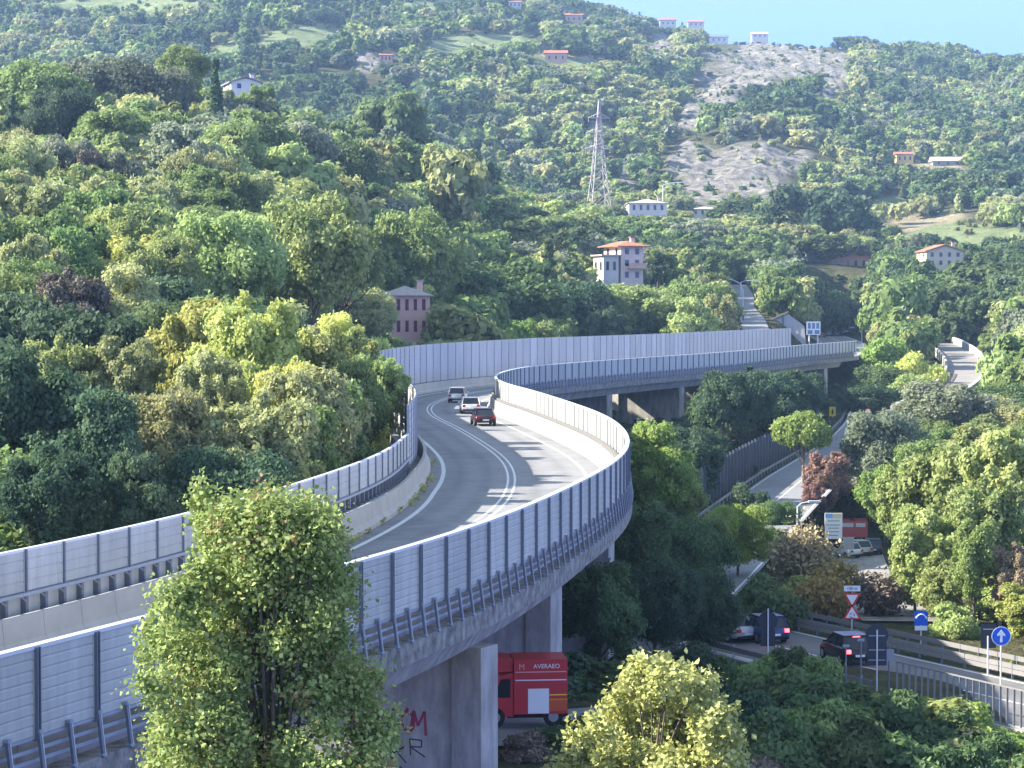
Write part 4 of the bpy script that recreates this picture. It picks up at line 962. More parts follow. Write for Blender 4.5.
house('farmhouse', 'wide cream farmhouse with a broad gabled tile roof and a lower porch roof at right', 'house', 945, 267, 660, 38, 16, 10, CRM, ROOFT, wins=(4, 2), roof='gable', roof_h=.18, rz=.1)
house('farmhouse', 'white gabled farmhouse on the upper left slope right of the cypress', 'house', 246, 91, 500, 30, 9, 9, wallm('white', (.74, .70, .66)), mat('roof_grey_brown', (.30, .26, .26)), wins=(2, 1), roof='gable', roof_h=.2, rz=.3)
house('garden_wall', 'low red tiled wall strip in the garden at the far left', 'wall', 46, 131, 428, 30, 5, 3, wallm('red', (.50, .18, .15)), ROOFR, wins=(1, 1), roof='flat', chim=False)
for px, pyb, D, wpx, hpx, wm_, rm_, lb_ in (
  (574, 23, 1850, 17, 8, SALM, ROOFT, 'orange house just below the skyline near the top centre'),
  (515, 8, 1780, 13, 6, OFF, ROOFT, 'small pale house at the very top edge above the green field'),
  (556, 63, 1500, 22, 10, SALM, ROOFT, 'red roofed farmhouse at the right end of the green field on the far hill'),
  (668, 27, 1900, 16, 7, OFF, ROOFT, 'cream house with a red roof on the skyline, left of two'),
  (696, 27, 1920, 16, 5, OFF, ROOFT, 'small red roofed house on the skyline, right of the cream one'),
  (719, 43, 1860, 18, 6, wallm('white', (.74, .70, .66)), mat('roof_slate', (.16, .18, .22)), 'bright white low house just under the skyline'),
  (905, 163, 1250, 17, 9, OCH, ROOFT, 'bright yellow ochre house alone on the right hand slope'),
  (948, 166, 1240, 30, 5, wallm('stone', (.35, .33, .31)), ROOFP, 'long low stone building right of the ochre house'),
  (760, 38, 1900, 16, 4, OFF, ROOFP, 'low pale building on the skyline among shrubs'),
  (386, 62, 1420, 12, 7, SALM, ROOFT, 'small pale brown house beside the bare patch left of the green field'),):
    house('house', lb_, 'house', px, pyb, D, wpx, hpx, 9, wm_, rm_, wins=(3, 1), chim=False, roof='side', roof_h=.16, over=.6)

# retaining gable wall with sloping top above the far barrier
D = 470; c = at(775, 331, D); t = thing('retaining_wall', 'grey ribbed concrete wing wall with a sloping coping behind the end of the tall barrier', 'wall', (c[0], c[1], DZ - 2), -.15)
b0, b1 = at(741, 333, D), at(803, 333, D)
zz = lambda px, py: at(px, py, D)[2] - (DZ - 2); xx = lambda px: at(px, 330, D)[0] - c[0]
mb = MB(); mb.prism([(xx(752), zz(0, 337) - 2), (xx(806), zz(0, 337) - 2), (xx(804), zz(0, 326)), (xx(788), zz(0, 314)), (xx(779), zz(0, 318)), (xx(752), zz(0, 329))], 0, .6, mat('concrete_ribbed', (.46, .46, .47), noise=.2, nscale=1.2, stretch=(3, 3, .2))); mb.build('wall_face', t)
mb = MB(); mb.prism([(xx(750), zz(0, 330)), (xx(788), zz(0, 312.5)), (xx(788), zz(0, 311)), (xx(750), zz(0, 328.4))], -.6, 1.2, mat('coping_brown', (.28, .24, .22))); mb.build('coping', t)
mb = MB(); mb.box((xx(783), -.1, zz(0, 324)), (.35, .2, PX(14, D)), STEELB); mb.tube([(xx(783), -.3, zz(0, 332)), (xx(783), .1, zz(0, 332))], .55, DARKM, 12); mb.build('drain_pipe', t)
for k in range(7): mb = MB(); mb.box((xx(762 + 6 * k), -.03, zz(0, 332)), (.12, .08, PX(8 + k, D)), mat('rib_grey', (.30, .30, .32))); mb.build('rib', t)
GUARD += [(738, 292, 764, 332, 560), (752, 312, 866, 345, 470), (806, 318, 860, 345, 690), (583, 95, 612, 196, 740)]

# ---------------------------------------------------------------- pylon
D = 745; c = at(599, 205, D); g0 = float(ground(c[0], c[1])); topz = at(598, 101, D)[2]
t = thing('pylon', 'tall pale lattice electricity pylon with three cross arms in front of the far hill', 'pylon', (c[0], c[1], g0), .25)
H_ = topz - g0; PYM = mat('pylon_paint', (.44, .39, .38), rough=.6)
hw = lambda z: np.interp(z, [0, H_ * .45, H_ * .72, H_], [4.1, 1.9, 1.0, .12])
cor = lambda z, k: (hw(z) * (1 if k in (0, 1) else -1), hw(z) * (1 if k in (0, 3) else -1), z)
lv = [0]; 
while lv[-1] < H_ - 1.4: lv.append(lv[-1] + max(1.3, hw(lv[-1]) * 1.7))
lv = [v for v in lv if v <= H_ - .6] + [H_]
for k in range(4): mb = MB(); mb.tube([cor(z, k) for z in lv], .17, PYM, 5); mb.build('leg', t)
mb = MB()
for z0_, z1_ in zip(lv[:-1], lv[1:]):
    for k in range(4):
        mb.tube([cor(z0_, k), cor(z1_, (k + 1) % 4)], .06, PYM, 4); mb.tube([cor(z1_, k), cor(z1_, (k + 1) % 4)], .055, PYM, 4)
        mb.tube([cor(z0_, (k + 1) % 4), cor(z1_, k)], .06, PYM, 4)
mb.build('lattice', t)
for py, L_ in ((118, 3.6), (133, 4.2), (149, 4.6)):
    z = at(599, py, D)[2] - g0; mb = MB()
    for sx in (-1, 1):
        for y in (-.8, .8): mb.tube([(0, y, z + 1.5), (sx * L_, 0, z)], .12, PYM, 4); mb.tube([(0, y, z), (sx * L_, 0, z)], .16, PYM, 4)
        mb.tube([(sx * L_ * .95, 0, z), (sx * L_ * .95, 0, z - 1.3)], .08, PYM, 4); mb.tube([(sx * L_ * .5, 0, z), (sx * L_ * .5, 0, z + 1)], .07, PYM, 4)
    mb.build('cross_arm', t)

# ---------------------------------------------------------------- vegetation: crown builder
def leaf_quads(P, Nrm, size, rng, aspect=1.6, jitter=.6, droop=0.0):
    """one bent leaf-clump quad per point, facing roughly along Nrm"""
    k = len(P); n_ = Nrm + rng.normal(0, jitter, (k, 3)); n_[:, 2] += .25; n_ /= np.linalg.norm(n_, axis=1)[:, None]
    r = rng.normal(0, 1, (k, 3)); r[:, 2] -= droop; u = np.cross(n_, r); u /= np.linalg.norm(u, axis=1)[:, None]; v = np.cross(n_, u)
    sz = size * rng.uniform(.45, 1.6, k)[:, None]
    u = u * sz * .5; v = v * sz * .5 * aspect
    c = n_ * sz * .18
    V = np.stack([P - v, P + u - c, P + v, P - u - c], 1).reshape(-1, 3)      # rhombus: pointed clump
    return V
def crown(seed, shape, H, R, z0, nl, nq, size, jitter=.55, fill=.2, squash=.8, lobe=(.26, .46), gap=0.0):
    rng = np.random.default_rng(seed); Lc = []; Lr = []
    zc = (H + z0) / 2; hz = (H - z0) / 2
    tries = 0
    while len(Lc) < nl and tries < 4000:
        tries += 1
        d = rng.normal(0, 1, 3); d /= np.linalg.norm(d); rr = rng.uniform(.35, .93) if len(Lc) > nl * .15 else rng.uniform(0, .35)
        u = d * rr
        if shape == 'round': p = np.array([u[0] * R, u[1] * R, zc + u[2] * hz])
        elif shape == 'oval': p = np.array([u[0] * R, u[1] * R, zc + u[2] * hz])
        elif shape == 'cone':
            h = rng.random() ** 1.3; a = rng.random() * 6.283; q = R * (1 - h) * rng.uniform(.3, .95); p = np.array([q * math.cos(a), q * math.sin(a), z0 + h * (H - z0) * .95])
        elif shape == 'column':
            h = rng.random(); a = rng.random() * 6.283; q = R * .35 * math.sin(math.pi * min(1, h * .8 + .15)); p = np.array([q * math.cos(a), q * math.sin(a), z0 + h * (H - z0) * .95])
        elif shape == 'umbrella':
            a = rng.random() * 6.283; q = R * math.sqrt(rng.random()) * .82; p = np.array([q * math.cos(a), q * math.sin(a), z0 + (H - z0) * (.22 + .58 * math.sqrt(max(0, 1 - (q / R) ** 2)) * rng.uniform(.55, 1))])
        elif shape == 'shrub': p = np.array([u[0] * R, u[1] * R, z0 + abs(u[2]) * (H - z0) * .9])
        lr = rng.uniform(*lobe) * (R if shape != 'cone' else R * (1.1 - .75 * h) * .9)
        if shape == 'column': lr = R * rng.uniform(.45, .65) * (1.05 - .6 * h)
        if shape == 'umbrella': lr = R * rng.uniform(.20, .30)
        Lc.append(p); Lr.append(lr)
    Lc = np.array(Lc); Lr = np.array(Lr); lt = rng.normal(0, .13, len(Lr))
    wgt = Lr ** 2; wgt = wgt / wgt.sum()
    P = []; N = []; T = []
    need = nq
    while need > 0:
        k = int(need * 1.8) + 50; i = rng.choice(len(Lr), k, p=wgt)
        d = rng.normal(0, 1, (k, 3)); d[:, 2] += .25; d /= np.linalg.norm(d, axis=1)[:, None]
        rad = Lr[i] * (1 + rng.normal(0, .24, k)); inner = rng.random(k) < fill; rad = np.where(inner, Lr[i] * rng.uniform(.3, .95, k), rad)
        sq = np.array([1, 1, squash]); p = Lc[i] + d * rad[:, None] * sq
        dist = np.linalg.norm((p[:, None, :] - Lc[None]) / sq, axis=2) / Lr[None]; dist[np.arange(k), i] = 9
        ok = (dist.min(1) > .80) | (rng.random(k) < .10); ok &= p[:, 2] > .02 * H
        if gap > 0:                          # leaf-free holes between twigs
            q = np.sin(p[:, 0] * 5.1 / R + seed) * np.sin(p[:, 1] * 4.3 / R + 2 * seed) * np.sin(p[:, 2] * 6.7 / R); ok &= ~((q > 1 - gap) & (rng.random(k) < .9))
        p = p[ok][:need]; dd = d[ok][:need]; ii = i[ok][:need]
        out = p - np.array([0, 0, zc]); out /= (np.linalg.norm(out, axis=1)[:, None] + 1e-6)
        P.append(p); N.append(dd * .75 + out * .35); T.append(.5 + lt[ii] + rng.normal(0, .16, len(p))); need -= len(p)
    P = np.vstack(P); N = np.vstack(N); T = np.clip(np.concatenate(T), 0, 1)
    V = leaf_quads(P, N, size, rng, jitter=jitter)
    F_ = np.arange(len(V)).reshape(-1, 4)
    return V, F_, np.repeat(T, 4), Lc, Lr
def crown_mesh(name, m, *a, **k):
    V, F_, T, Lc, Lr = crown(*a, **k); me = npmesh(name, V, F_, [m], tone=T); return me, Lc, Lr
def trunk_mesh(name, H, Lc, Lr, r0, m, z0=None, seed=1, n=6, lim=14):
    rng = random.Random(seed); mb = MB(); top = Vector((0, 0, H * .80))
    pts = [Vector((0, 0, -.8))] + [Vector((rng.uniform(-.03, .03) * H * k, rng.uniform(-.03, .03) * H * k, H * .80 * k)) for k in (.15, .35, .6, .8, 1)]
    mb.tube(pts, [r0 * 1.35, r0, r0 * .85, r0 * .6, r0 * .4, r0 * .12], m, n + 2)
    order = sorted(range(len(Lr)), key=lambda i: -Lr[i])[:lim]
    for i in order:
        c = Vector(Lc[i]); b0 = pts[2].lerp(pts[4], rng.random() * .9); b0.z = min(b0.z, max(c.z - .1 * H, H * .15)); mid = b0.lerp(c, .5); mid.z += .03 * H * rng.uniform(-1, 1)
        mb.tube([b0, mid, c, c + (c - b0) * (.4 * Lr[i] / max(.1, (c - b0).length))], [r0 * .42, r0 * .28, r0 * .14, r0 * .03], m, n)
    o = mb.build(name); me = o.data; bpy.data.objects.remove(o); me.polygons.foreach_set('use_smooth', [True] * len(me.polygons)); return me

# unit prototypes: 10 m tall; (crown mesh by shape), the leaf colour is set per object
PROTO = {}
SH = dict(
  round=dict(H=10, R=4.6, z0=1.2, nl=85, squash=.85), oval=dict(H=10, R=3.4, z0=.8, nl=70, squash=1.1),
  wide=dict(H=10, R=6.2, z0=1.4, nl=120, squash=.8), conifer=dict(H=10, R=3.0, z0=.8, nl=44, squash=.55),
  cypress=dict(H=10, R=.95, z0=.2, nl=26, squash=2.0), pine=dict(H=10, R=4.4, z0=4.2, nl=60, squash=.85), shrub=dict(H=10, R=7, z0=.3, nl=26, squash=.75),
  airy=dict(H=10, R=4.2, z0=1.2, nl=110, squash=1.0))
SHN = dict(round='round', oval='oval', wide='round', conifer='cone', cypress='column', pine='umbrella', shrub='shrub', airy='round')
def proto(shape, var, lod):
    """lod 0: seen from 100-220 m, 1: 220-450 m, 2: beyond"""
    key = (shape, var, lod)
    if key in PROTO: return PROTO[key]
    p = SH[shape]; nq, sz = {0: (44000, .19), 1: (20000, .27), 2: (3000, .62), 3: (480, 1.4)}[lod]
    if shape == 'shrub' and lod < 2: nq, sz = int(nq * (.3, .55)[lod]), sz * (3.0, 1.9)[lod]
    if shape in ('cypress',): nq = int(nq * .35); sz *= .8
    if shape in ('conifer', 'oval'): nq = int(nq * .75)
    if shape in ('wide', 'shrub'): nq = int(nq * 1.35)
    lob = (.12, .29) if shape in ('round', 'wide', 'oval') else (.24, .42) if shape != 'airy' else (.08, .20)
    me, Lc, Lr = crown_mesh('crown_' + shape, LEAF['mid'], hash(shape) % 97 * 0 + len(shape) * 31 + var * 7 + 3, SHN[shape], p['H'], p['R'], p['z0'], p['nl'] if lod < 2 else p['nl'] // 2, nq, sz,
                            squash=p['squash'], lobe=lob, jitter=.7 if lod < 2 else .5, fill=.3 if shape != 'airy' else .4, gap=.35)
    tr = trunk_mesh('trunk_' + shape, 10 if shape != 'pine' else 9, Lc, Lr, .24 if shape != 'cypress' else .12, BARKL if shape in ('pine', 'airy') else BARK, seed=var) if lod < 2 else None
    PROTO[key] = (me, tr); return PROTO[key]
ROWT = []; LAST = [None]
TREES = []       # (x, y, radius) taken spots
NTREE = [0]
def slot(o, m):
    o.material_slots[0].link = 'OBJECT'; o.material_slots[0].material = m
GRP = {}
def tree(shape, col, x, y, ztop, rad, label=None, group=None, cat='tree', lod=None, var=None, name=None, rz=None):
    g0 = float(ground(x, y)) - .15; h = max(1.2, ztop - g0); R = SH[shape]['R']
    lod = (0 if y < 225 else 1 if y < 480 else 2) if lod is None else lod
    var = NTREE[0] % 3 if var is None else var; NTREE[0] += 1
    cm, tr = proto(shape, var, lod)
    sx = rad / R; rz = random.uniform(0, 6.28) if rz is None else rz
    nm = name or {'conifer': 'conifer', 'cypress': 'cypress', 'pine': 'umbrella_pine', 'shrub': 'shrub'}.get(shape, 'tree')
    if tr is not None:
        t = thing(nm, label, cat, (x, y, g0), rz, group); c = link('crown', cm, t); slot(c, LEAF[col]); tk = link('trunk', tr, t)
        sz = h / 10 if shape == 'cypress' else min(h / 10, 1.22 * sx if shape != 'pine' else 9); sy = sx * random.uniform(.92, 1.08)
        c.scale = (sx, sy, sz); c.location = (0, 0, h - 10 * sz); tk.scale = (sx, sy, h / 10)
    else:
        t = link(nm, cm); slot(t, LEAF[col]); t.location = (x, y, g0); t.rotation_euler = (0, 0, rz); tag(t, label, cat, group)
    if tr is None: t.scale = (sx, sx * random.uniform(.92, 1.08), min(h / 10, 1.5 * sx) if shape != 'cypress' else h / 10)
    TREES.append((x, y, rad)); LAST[0] = t; return t
def ptree(px, pyt, rpx, D, shape, col, label, **k):
    c = at(px, pyt, D); return tree(shape, col, c[0], c[1], c[2], PX(rpx, D), label, **k)

# notable trees, one by one: (pixel x, top row, crown radius in pixels, distance, form, colour, label)
NOT = [
 (250, 284, 66, 136, 'airy', 'yellow', 'bright yellow green tree with the palest crown left of the viaduct'),
 (190, 292, 50, 146, 'airy', 'yellow', 'yellowish tree just left of the brightest yellow one'),
 (318, 322, 50, 142, 'airy', 'yellow', 'yellow green tree between the yellow tree and the viaduct road'),
 (292, 352, 40, 126, 'airy', 'yellow', 'lower yellow tree in front of the brightest yellow one'),
 (215, 345, 40, 128, 'airy', 'olive', 'lower pale olive tree left of the lower yellow tree'),
 (352, 362, 38, 138, 'round', 'mid', 'fresh green tree leaning over the tall end of the left noise barrier'),
 (385, 352, 26, 158, 'airy', 'light', 'slender pale green tree in front of the far end of the tall barrier'),
 (346, 420, 34, 124, 'airy', 'mid', 'low green tree directly behind the left barrier where it bends'),
 (290, 400, 42, 120, 'airy', 'light', 'light green tree behind the left barrier below the bright yellow one'),
 (225, 405, 46, 112, 'airy', 'olive', 'olive tree behind the left barrier below the yellowish tree'),
 (160, 380, 50, 112, 'round', 'olive', 'olive green tree behind the left barrier between dark trees'),
 (95, 395, 60, 106, 'round', 'deep', 'large dark shaded tree behind the left barrier near the left edge'),
 (18, 345, 66, 108, 'round', 'deep', 'very dark tall tree at the left edge behind the noise barrier'),
 (52, 440, 50, 96, 'round', 'deep', 'low dark tree touching the left barrier near the picture edge'),
 (135, 455, 46, 98, 'round', 'deep', 'low dark tree touching the left barrier, right of another dark one'),
 (70, 262, 44, 165, 'airy', 'brown', 'greyish brown half bare tree on the left slope'),
 (25, 228, 44, 185, 'airy', 'olive', 'pale olive tree at the left edge on the middle slope'),
 (125, 268, 48, 170, 'round', 'olive', 'pale olive tree right of the half bare tree'),
 (60, 330, 46, 135, 'airy', 'light', 'light green tree above the very dark tree at left'),
 (130, 330, 40, 135, 'airy', 'olive', 'feathery olive tree above the large dark shaded tree'),
 (310, 198, 62, 240, 'wide', 'light', 'broad rounded light green tree in the middle of the left slope'),
 (228, 212, 54, 225, 'wide', 'light', 'broad light green tree left of the rounded one on the left slope'),
 (160, 225, 44, 215, 'round', 'light', 'pale green tree on the left slope right of the pale olive one'),
 (408, 212, 56, 365, 'wide', 'mid', 'full green tree behind and left of the pink house'),
 (345, 225, 40, 275, 'wide', 'mid', 'mid green tree above the yellow tree, left of the full green one'),
 (366, 268, 20, 300, 'round', 'mid', 'green tree pressing against the left side of the pink house'),
 (505, 262, 72, 385, 'wide', 'dark', 'very broad dark green tree right of the pink house'),
 (570, 280, 40, 400, 'wide', 'deep', 'dark shaded tree right of the very broad dark one'),
 (452, 308, 34, 345, 'oval', 'light', 'willowy light green tree just right of the pink house'),
 (434, 322, 15, 340, 'oval', 'light', 'small light green tree in front of the pink house corner'),
 (516, 318, 26, 352, 'round', 'bright', 'small vivid green tree just above the tall barrier'),
 (552, 318, 20, 355, 'round', 'light', 'small light green tree right of the vivid green one above the barrier'),
 (480, 322, 18, 350, 'round', 'mid', 'small green tree left of the vivid green one above the barrier'),
 (420, 128, 44, 520, 'round', 'light', 'pale green tree, left half of the pale pair on the middle ridge'),
 (455, 138, 36, 500, 'round', 'olive', 'pale olive tree, right half of the pale pair on the middle ridge'),
 (392, 128, 26, 520, 'round', 'grey', 'grey green tree at the left of the pale pair on the ridge'),
 (338, 140, 40, 440, 'wide', 'dark', 'dark green tree on the left ridge right of the grey green one'),
 (300, 118, 36, 430, 'round', 'grey', 'grey green tree right of the white farmhouse'),
 (255, 112, 38, 400, 'round', 'mid', 'green tree below the white gabled farmhouse'),
 (396, 92, 40, 590, 'wide', 'dark', 'dark tree crown on the crest left of the pylon slope'),
 (470, 150, 34, 600, 'wide', 'dark', 'dark tree on the ridge right of the pale pair'),
 (40, 62, 48, 430, 'wide', 'mid', 'big green tree at the upper left corner'),
 (105, 56, 52, 440, 'wide', 'grey', 'wide grey green tree on the upper left crest'),
 (158, 66, 38, 440, 'wide', 'grey', 'grey green tree on the crest left of the cypress'),
 (183, 46, 26, 455, 'wide', 'mid', 'green tree sticking above the crest left of the cypress'),
 (60, 88, 36, 385, 'wide', 'deep', 'very dark tree in the shade above the red wall'),
 (118, 105, 44, 370, 'round', 'mid', 'mid green tree right of the red garden wall'),
 (180, 125, 42, 350, 'round', 'grey', 'grey green tree below the cypress'),
 (262, 84, 14, 470, 'round', 'mid', 'small green tree partly hiding the white gabled farmhouse'),
 (226, 88, 9, 470, 'round', 'light', 'small light tree between the cypress and the white farmhouse'),
 (246, 93, 15, 478, 'wide', 'mid', 'green bushy tree directly below the white gabled farmhouse'),
 (216, 57, 9, 420, 'cypress', 'deep', 'slim dark cypress standing alone on the upper left slope'),
 (12, 92, 20, 350, 'conifer', 'deep', 'dark blue green conifer at the upper left edge'),
 (52, 132, 20, 320, 'shrub', 'grey', 'silvery olive bush under the red wall'),
 (80, 136, 18, 320, 'shrub', 'grey', 'silvery olive bush right of the one under the red wall'),
 (88, 148, 16, 310, 'shrub', 'brown', 'brownish bush among the silvery ones at upper left'),
 (120, 150, 20, 310, 'shrub', 'grey', 'silvery bush right of the brownish bush'),
 (70, 160, 18, 300, 'shrub', 'dark', 'small dark bush below the silvery ones'),
 (548, 236, 24, 430, 'conifer', 'dark', 'layered dark conifer above the very broad dark tree'),
 (657, 250, 22, 465, 'conifer', 'deep', 'spreading blue green conifer right of the off white house'),
 (590, 228, 24, 500, 'airy', 'grey', 'grey thin crowned tree left of the off white house'),
 (640, 285, 48, 430, 'wide', 'light', 'light green tree in front of the off white house'),
 (598, 290, 38, 420, 'round', 'mid', 'green tree left below the off white house'),
 (690, 282, 36, 440, 'wide', 'mid', 'green tree right below the off white house'),
 (719, 292, 20, 430, 'oval', 'olive', 'pale olive tree left of the bright hillside road'),
 (690, 300, 30, 415, 'round', 'light', 'light green tree just above the tall barrier at its middle'),
 (790, 276, 30, 510, 'wide', 'olive', 'pale golden tree above the ribbed wing wall'),
 (778, 286, 16, 495, 'round', 'yellow', 'small yellow tree at the left of the pale golden one'),
 (748, 238, 22, 700, 'round', 'bright', 'vivid green round tree far up the valley'),
 (735, 196, 30, 850, 'wide', 'dark', 'dark tree at the foot of the rock face'),
 (800, 186, 42, 800, 'wide', 'deep', 'tall dark tree, biggest of the dark clump below the far hill'),
 (838, 192, 36, 790, 'wide', 'deep', 'dark tree at the right of the biggest one in the dark clump'),
 (770, 208, 34, 800, 'wide', 'dark', 'dark tree at the left of the dark clump below the far hill'),
 (820, 232, 30, 740, 'round', 'dark', 'lower dark tree in front of the dark clump'),
 (815, 283, 24, 702, 'wide', 'dark', 'dark tree on the slope behind the white direction sign'),
 (842, 288, 24, 702, 'wide', 'mid', 'green tree on the slope behind the queue of far cars'),
 (830, 300, 20, 698, 'wide', 'deep', 'shaded dark tree low behind the queue of far cars'),
 (860, 288, 22, 700, 'wide', 'dark', 'dark tree on the slope right of the queue of far cars'),
 (905, 225, 22, 720, 'shrub', 'grey', 'rounded grey olive bush on the terraced slope'),
 (965, 292, 44, 640, 'wide', 'yellow', 'yellowish broad tree above the curved ramp'),
 (1010, 300, 40, 620, 'wide', 'olive', 'olive broad tree right of the yellowish one above the ramp'),
 (895, 272, 36, 520, 'wide', 'mid', 'green tree below the long brick building'),
 (985, 262, 40, 600, 'wide', 'dark', 'dark tree below and right of the cream farmhouse'),
 (920, 262, 24, 610, 'wide', 'dark', 'dark tree in front of the cream farmhouse, at its left'),
 (803, 411, 29, 262, 'pine', 'bright', 'vivid green umbrella pine with bare pale limbs beside the valley road'),
 (826, 448, 24, 255, 'airy', 'red', 'reddish shrub at the right foot of the umbrella pine'),
 (812, 478, 14, 236, 'airy', 'red', 'pinkish small shrub below the umbrella pine'),
 (884, 410, 44, 262, 'wide', 'grey', 'grey green broad tree right of the umbrella pine'),
 (948, 382, 50, 300, 'wide', 'grey', 'grey green broad tree hiding the foot of the curved ramp'),
 (1005, 385, 40, 315, 'wide', 'dark', 'dark green tree at the right edge beside the ramp'),
 (848, 466, 36, 262, 'round', 'grey', 'grey green tree just above the white signboard'),
 (886, 462, 28, 250, 'round', 'bright', 'small fresh green tree right of the grey green one above the signboard'),
 (905, 508, 24, 245, 'round', 'mid', 'dark gap tree behind the parked navy car'),
 (955, 428, 64, 168, 'airy', 'light', 'tall light green willow like tree on the right above the blue arrow sign'),
 (1015, 420, 56, 158, 'airy', 'light', 'tall light green tree cut by the right edge above the arrow sign'),
 (902, 462, 32, 170, 'airy', 'light', 'light green tree right of the cars parked by the signboard'),
 (985, 470, 50, 150, 'airy', 'light', 'light green feathery tree below the tall willow like one'),
 (915, 548, 26, 153, 'airy', 'light', 'small light green tree at the right edge of the gravel road'),
 (945, 552, 34, 145, 'airy', 'light', 'light green bushy tree above the small blue sign'),
 (1000, 560, 36, 144, 'airy', 'light', 'light green tree directly above the round blue arrow sign'),
 (930, 500, 44, 150, 'airy', 'light', 'light green tree at the lower left of the tall willow like one'),
 (975, 520, 24, 140, 'oval', 'mid', 'dark ivy clad tree in the middle of the light trees at right'),
 (1012, 538, 28, 140, 'airy', 'dry', 'straw coloured dry shrub at the right edge'),
 (1030, 580, 34, 136, 'airy', 'yellow', 'yellow green shrub at the right edge behind the arrow sign'),
 (958, 600, 26, 140, 'shrub', 'light', 'light green bush between the two blue signs'),
 (752, 480, 20, 226, 'shrub', 'deep', 'dark blue green bush on the edge of the shaded valley road'),  # this and the next two: dark plants added to cover sunlit road
 (778, 500, 24, 214, 'wide', 'dark', 'dark round tree added to cover sunlit road, between the valley road and the dry shrub'),
 (772, 528, 22, 188, 'wide', 'dark', 'dark green bush added over the sunlit road left of the straw coloured dry shrub'),
 (738, 504, 36, 172, 'wide', 'bright', 'sunlit fresh green shrub beside the shaded slope'),
 (708, 512, 20, 168, 'round', 'light', 'small sunlit green tree left of the fresh green shrub'),
 (654, 424, 38, 152, 'round', 'bright', 'tree with a sunlit fresh green top just right of the viaduct bend'),
 (672, 450, 34, 160, 'round', 'mid', 'mid green tree at the right of the one with the sunlit top'),
 (640, 500, 40, 138, 'wide', 'dark', 'dark tree close to the viaduct bend, below the sunlit top'),
 (690, 520, 46, 150, 'wide', 'dark', 'dark tree on the shaded slope right of the viaduct bend'),
 (600, 560, 44, 118, 'round', 'dark', 'dark tree right of the viaduct pier behind the red van'),
 (655, 560, 48, 124, 'wide', 'deep', 'deep green tree above the cream coloured foreground bush'),
 (705, 575, 40, 132, 'wide', 'deep', 'deep green tree left of the shaded junction cars'),
 (770, 570, 34, 142, 'shrub', 'dark', 'dark bush behind the far guardrail left of the dry shrub'),
 (690, 432, 40, 235, 'wide', 'deep', 'dark tree left of the timber fence under the far viaduct'),
 (668, 432, 38, 250, 'wide', 'deep', 'dark tree below the middle of the far viaduct'),
 (750, 362, 26, 322, 'conifer', 'deep', 'pointed dark tree rising in front of the far viaduct deck'),
 (795, 368, 26, 345, 'conifer', 'deep', 'pointed dark tree in front of the last viaduct span'),
 (770, 385, 40, 320, 'wide', 'deep', 'dark tree mass between the two pointed dark trees'),
 (728, 385, 30, 305, 'wide', 'dark', 'dark tree left of the pointed dark tree under the viaduct'),
 (890, 335, 30, 450, 'shrub', 'bright', 'fresh green shrub mass right of the end of the viaduct'),
 (915, 350, 26, 425, 'shrub', 'yellow', 'yellow green shrub below the fresh green mass near the ramp'),
 (880, 365, 32, 405, 'wide', 'dark', 'dark tree on the bank right of the last viaduct pier'),
 (870, 385, 32, 385, 'wide', 'deep', 'darkest tree on the bank below the viaduct end'),
 (915, 375, 28, 385, 'wide', 'light', 'light green bush left of the ramp foot'),
 (522, 628, 20, 112, 'round', 'deep', 'small dark tree seen between the pier and the red van'),
]
for r in NOT:
    c_ = at(r[0], r[1], r[3]); dv = min(math.hypot(c_[0] - pp(s_, 5.7)[0], c_[1] - pp(s_, 5.7)[1]) for s_ in np.arange(0, 405, 3))
    if dv < 8.5 and c_[2] > -12.5: print('near viaduct', r, round(dv, 1))
    ptree(*r)
t1_ = np.gradient(R1[:, :2], axis=0); t1_ /= np.linalg.norm(t1_, axis=1)[:, None]
for k, i_ in enumerate(range(58, 190, 5)):
    if i_ >= len(R1): break
    o_ = 10.5 + (k % 3) * 1.3; x_, y_ = R1[i_, 0] - t1_[i_, 1] * o_, R1[i_, 1] + t1_[i_, 0] * o_
    if min(math.hypot(x_ - pp(q_, 5.7)[0], y_ - pp(q_, 5.7)[1]) for q_ in np.arange(0, 405, 3)) < 10: continue
    if y_ < 225: continue
    px_, py_ = proj(x_, y_, -12); w_ = ['deep', 'dark', 'deep'][k % 3]; zt_ = min(-20 + 10.2 + (k * 7 % 5) * .6, -((428 if px_ < 712 else 372 if px_ < 812 else 394) - 300) * y_ / F); tree(['wide', 'round', 'oval'][k % 3], w_, x_, y_, zt_, 3.6); ROWT.append((TREES[-1], float(px_), float(py_), {'deep': 'blackish green', 'dark': 'dark green'}[w_] + ' shaded', LAST[0]))
# the row along the left barrier whose shade falls over the left lane
rs_ = random.Random(12)
for k, s_ in enumerate(np.arange(66, 232, 6.0)):
    off = wid(s_) + 4.2 + rs_.uniform(0, 1.6); x_, y_ = pp(s_, off); zt = DZ + (off - 6.0) * math.tan(math.radians(SUN_EL)) + rs_.uniform(-.9, .1) + (2.6 if k in (10, 11) else 1.4 if k in (5, 14) else 0)
    px_, py_ = proj(x_, y_, zt); sh_ = ['airy', 'airy', 'round'][k % 3]; cl_ = ['olive', 'mid', 'olive', 'mid'][k] if k < 4 else ['light', 'yellow', 'mid', 'light', 'olive'][k % 5]
    tree(sh_, cl_, x_, y_, zt, rs_.uniform(2.6, 3.4))
    ROWT.append((TREES[-1], float(px_), float(py_), {'mid': 'mid green', 'light': 'light green', 'yellow': 'yellow green', 'olive': 'pale olive'}[cl_], LAST[0]))


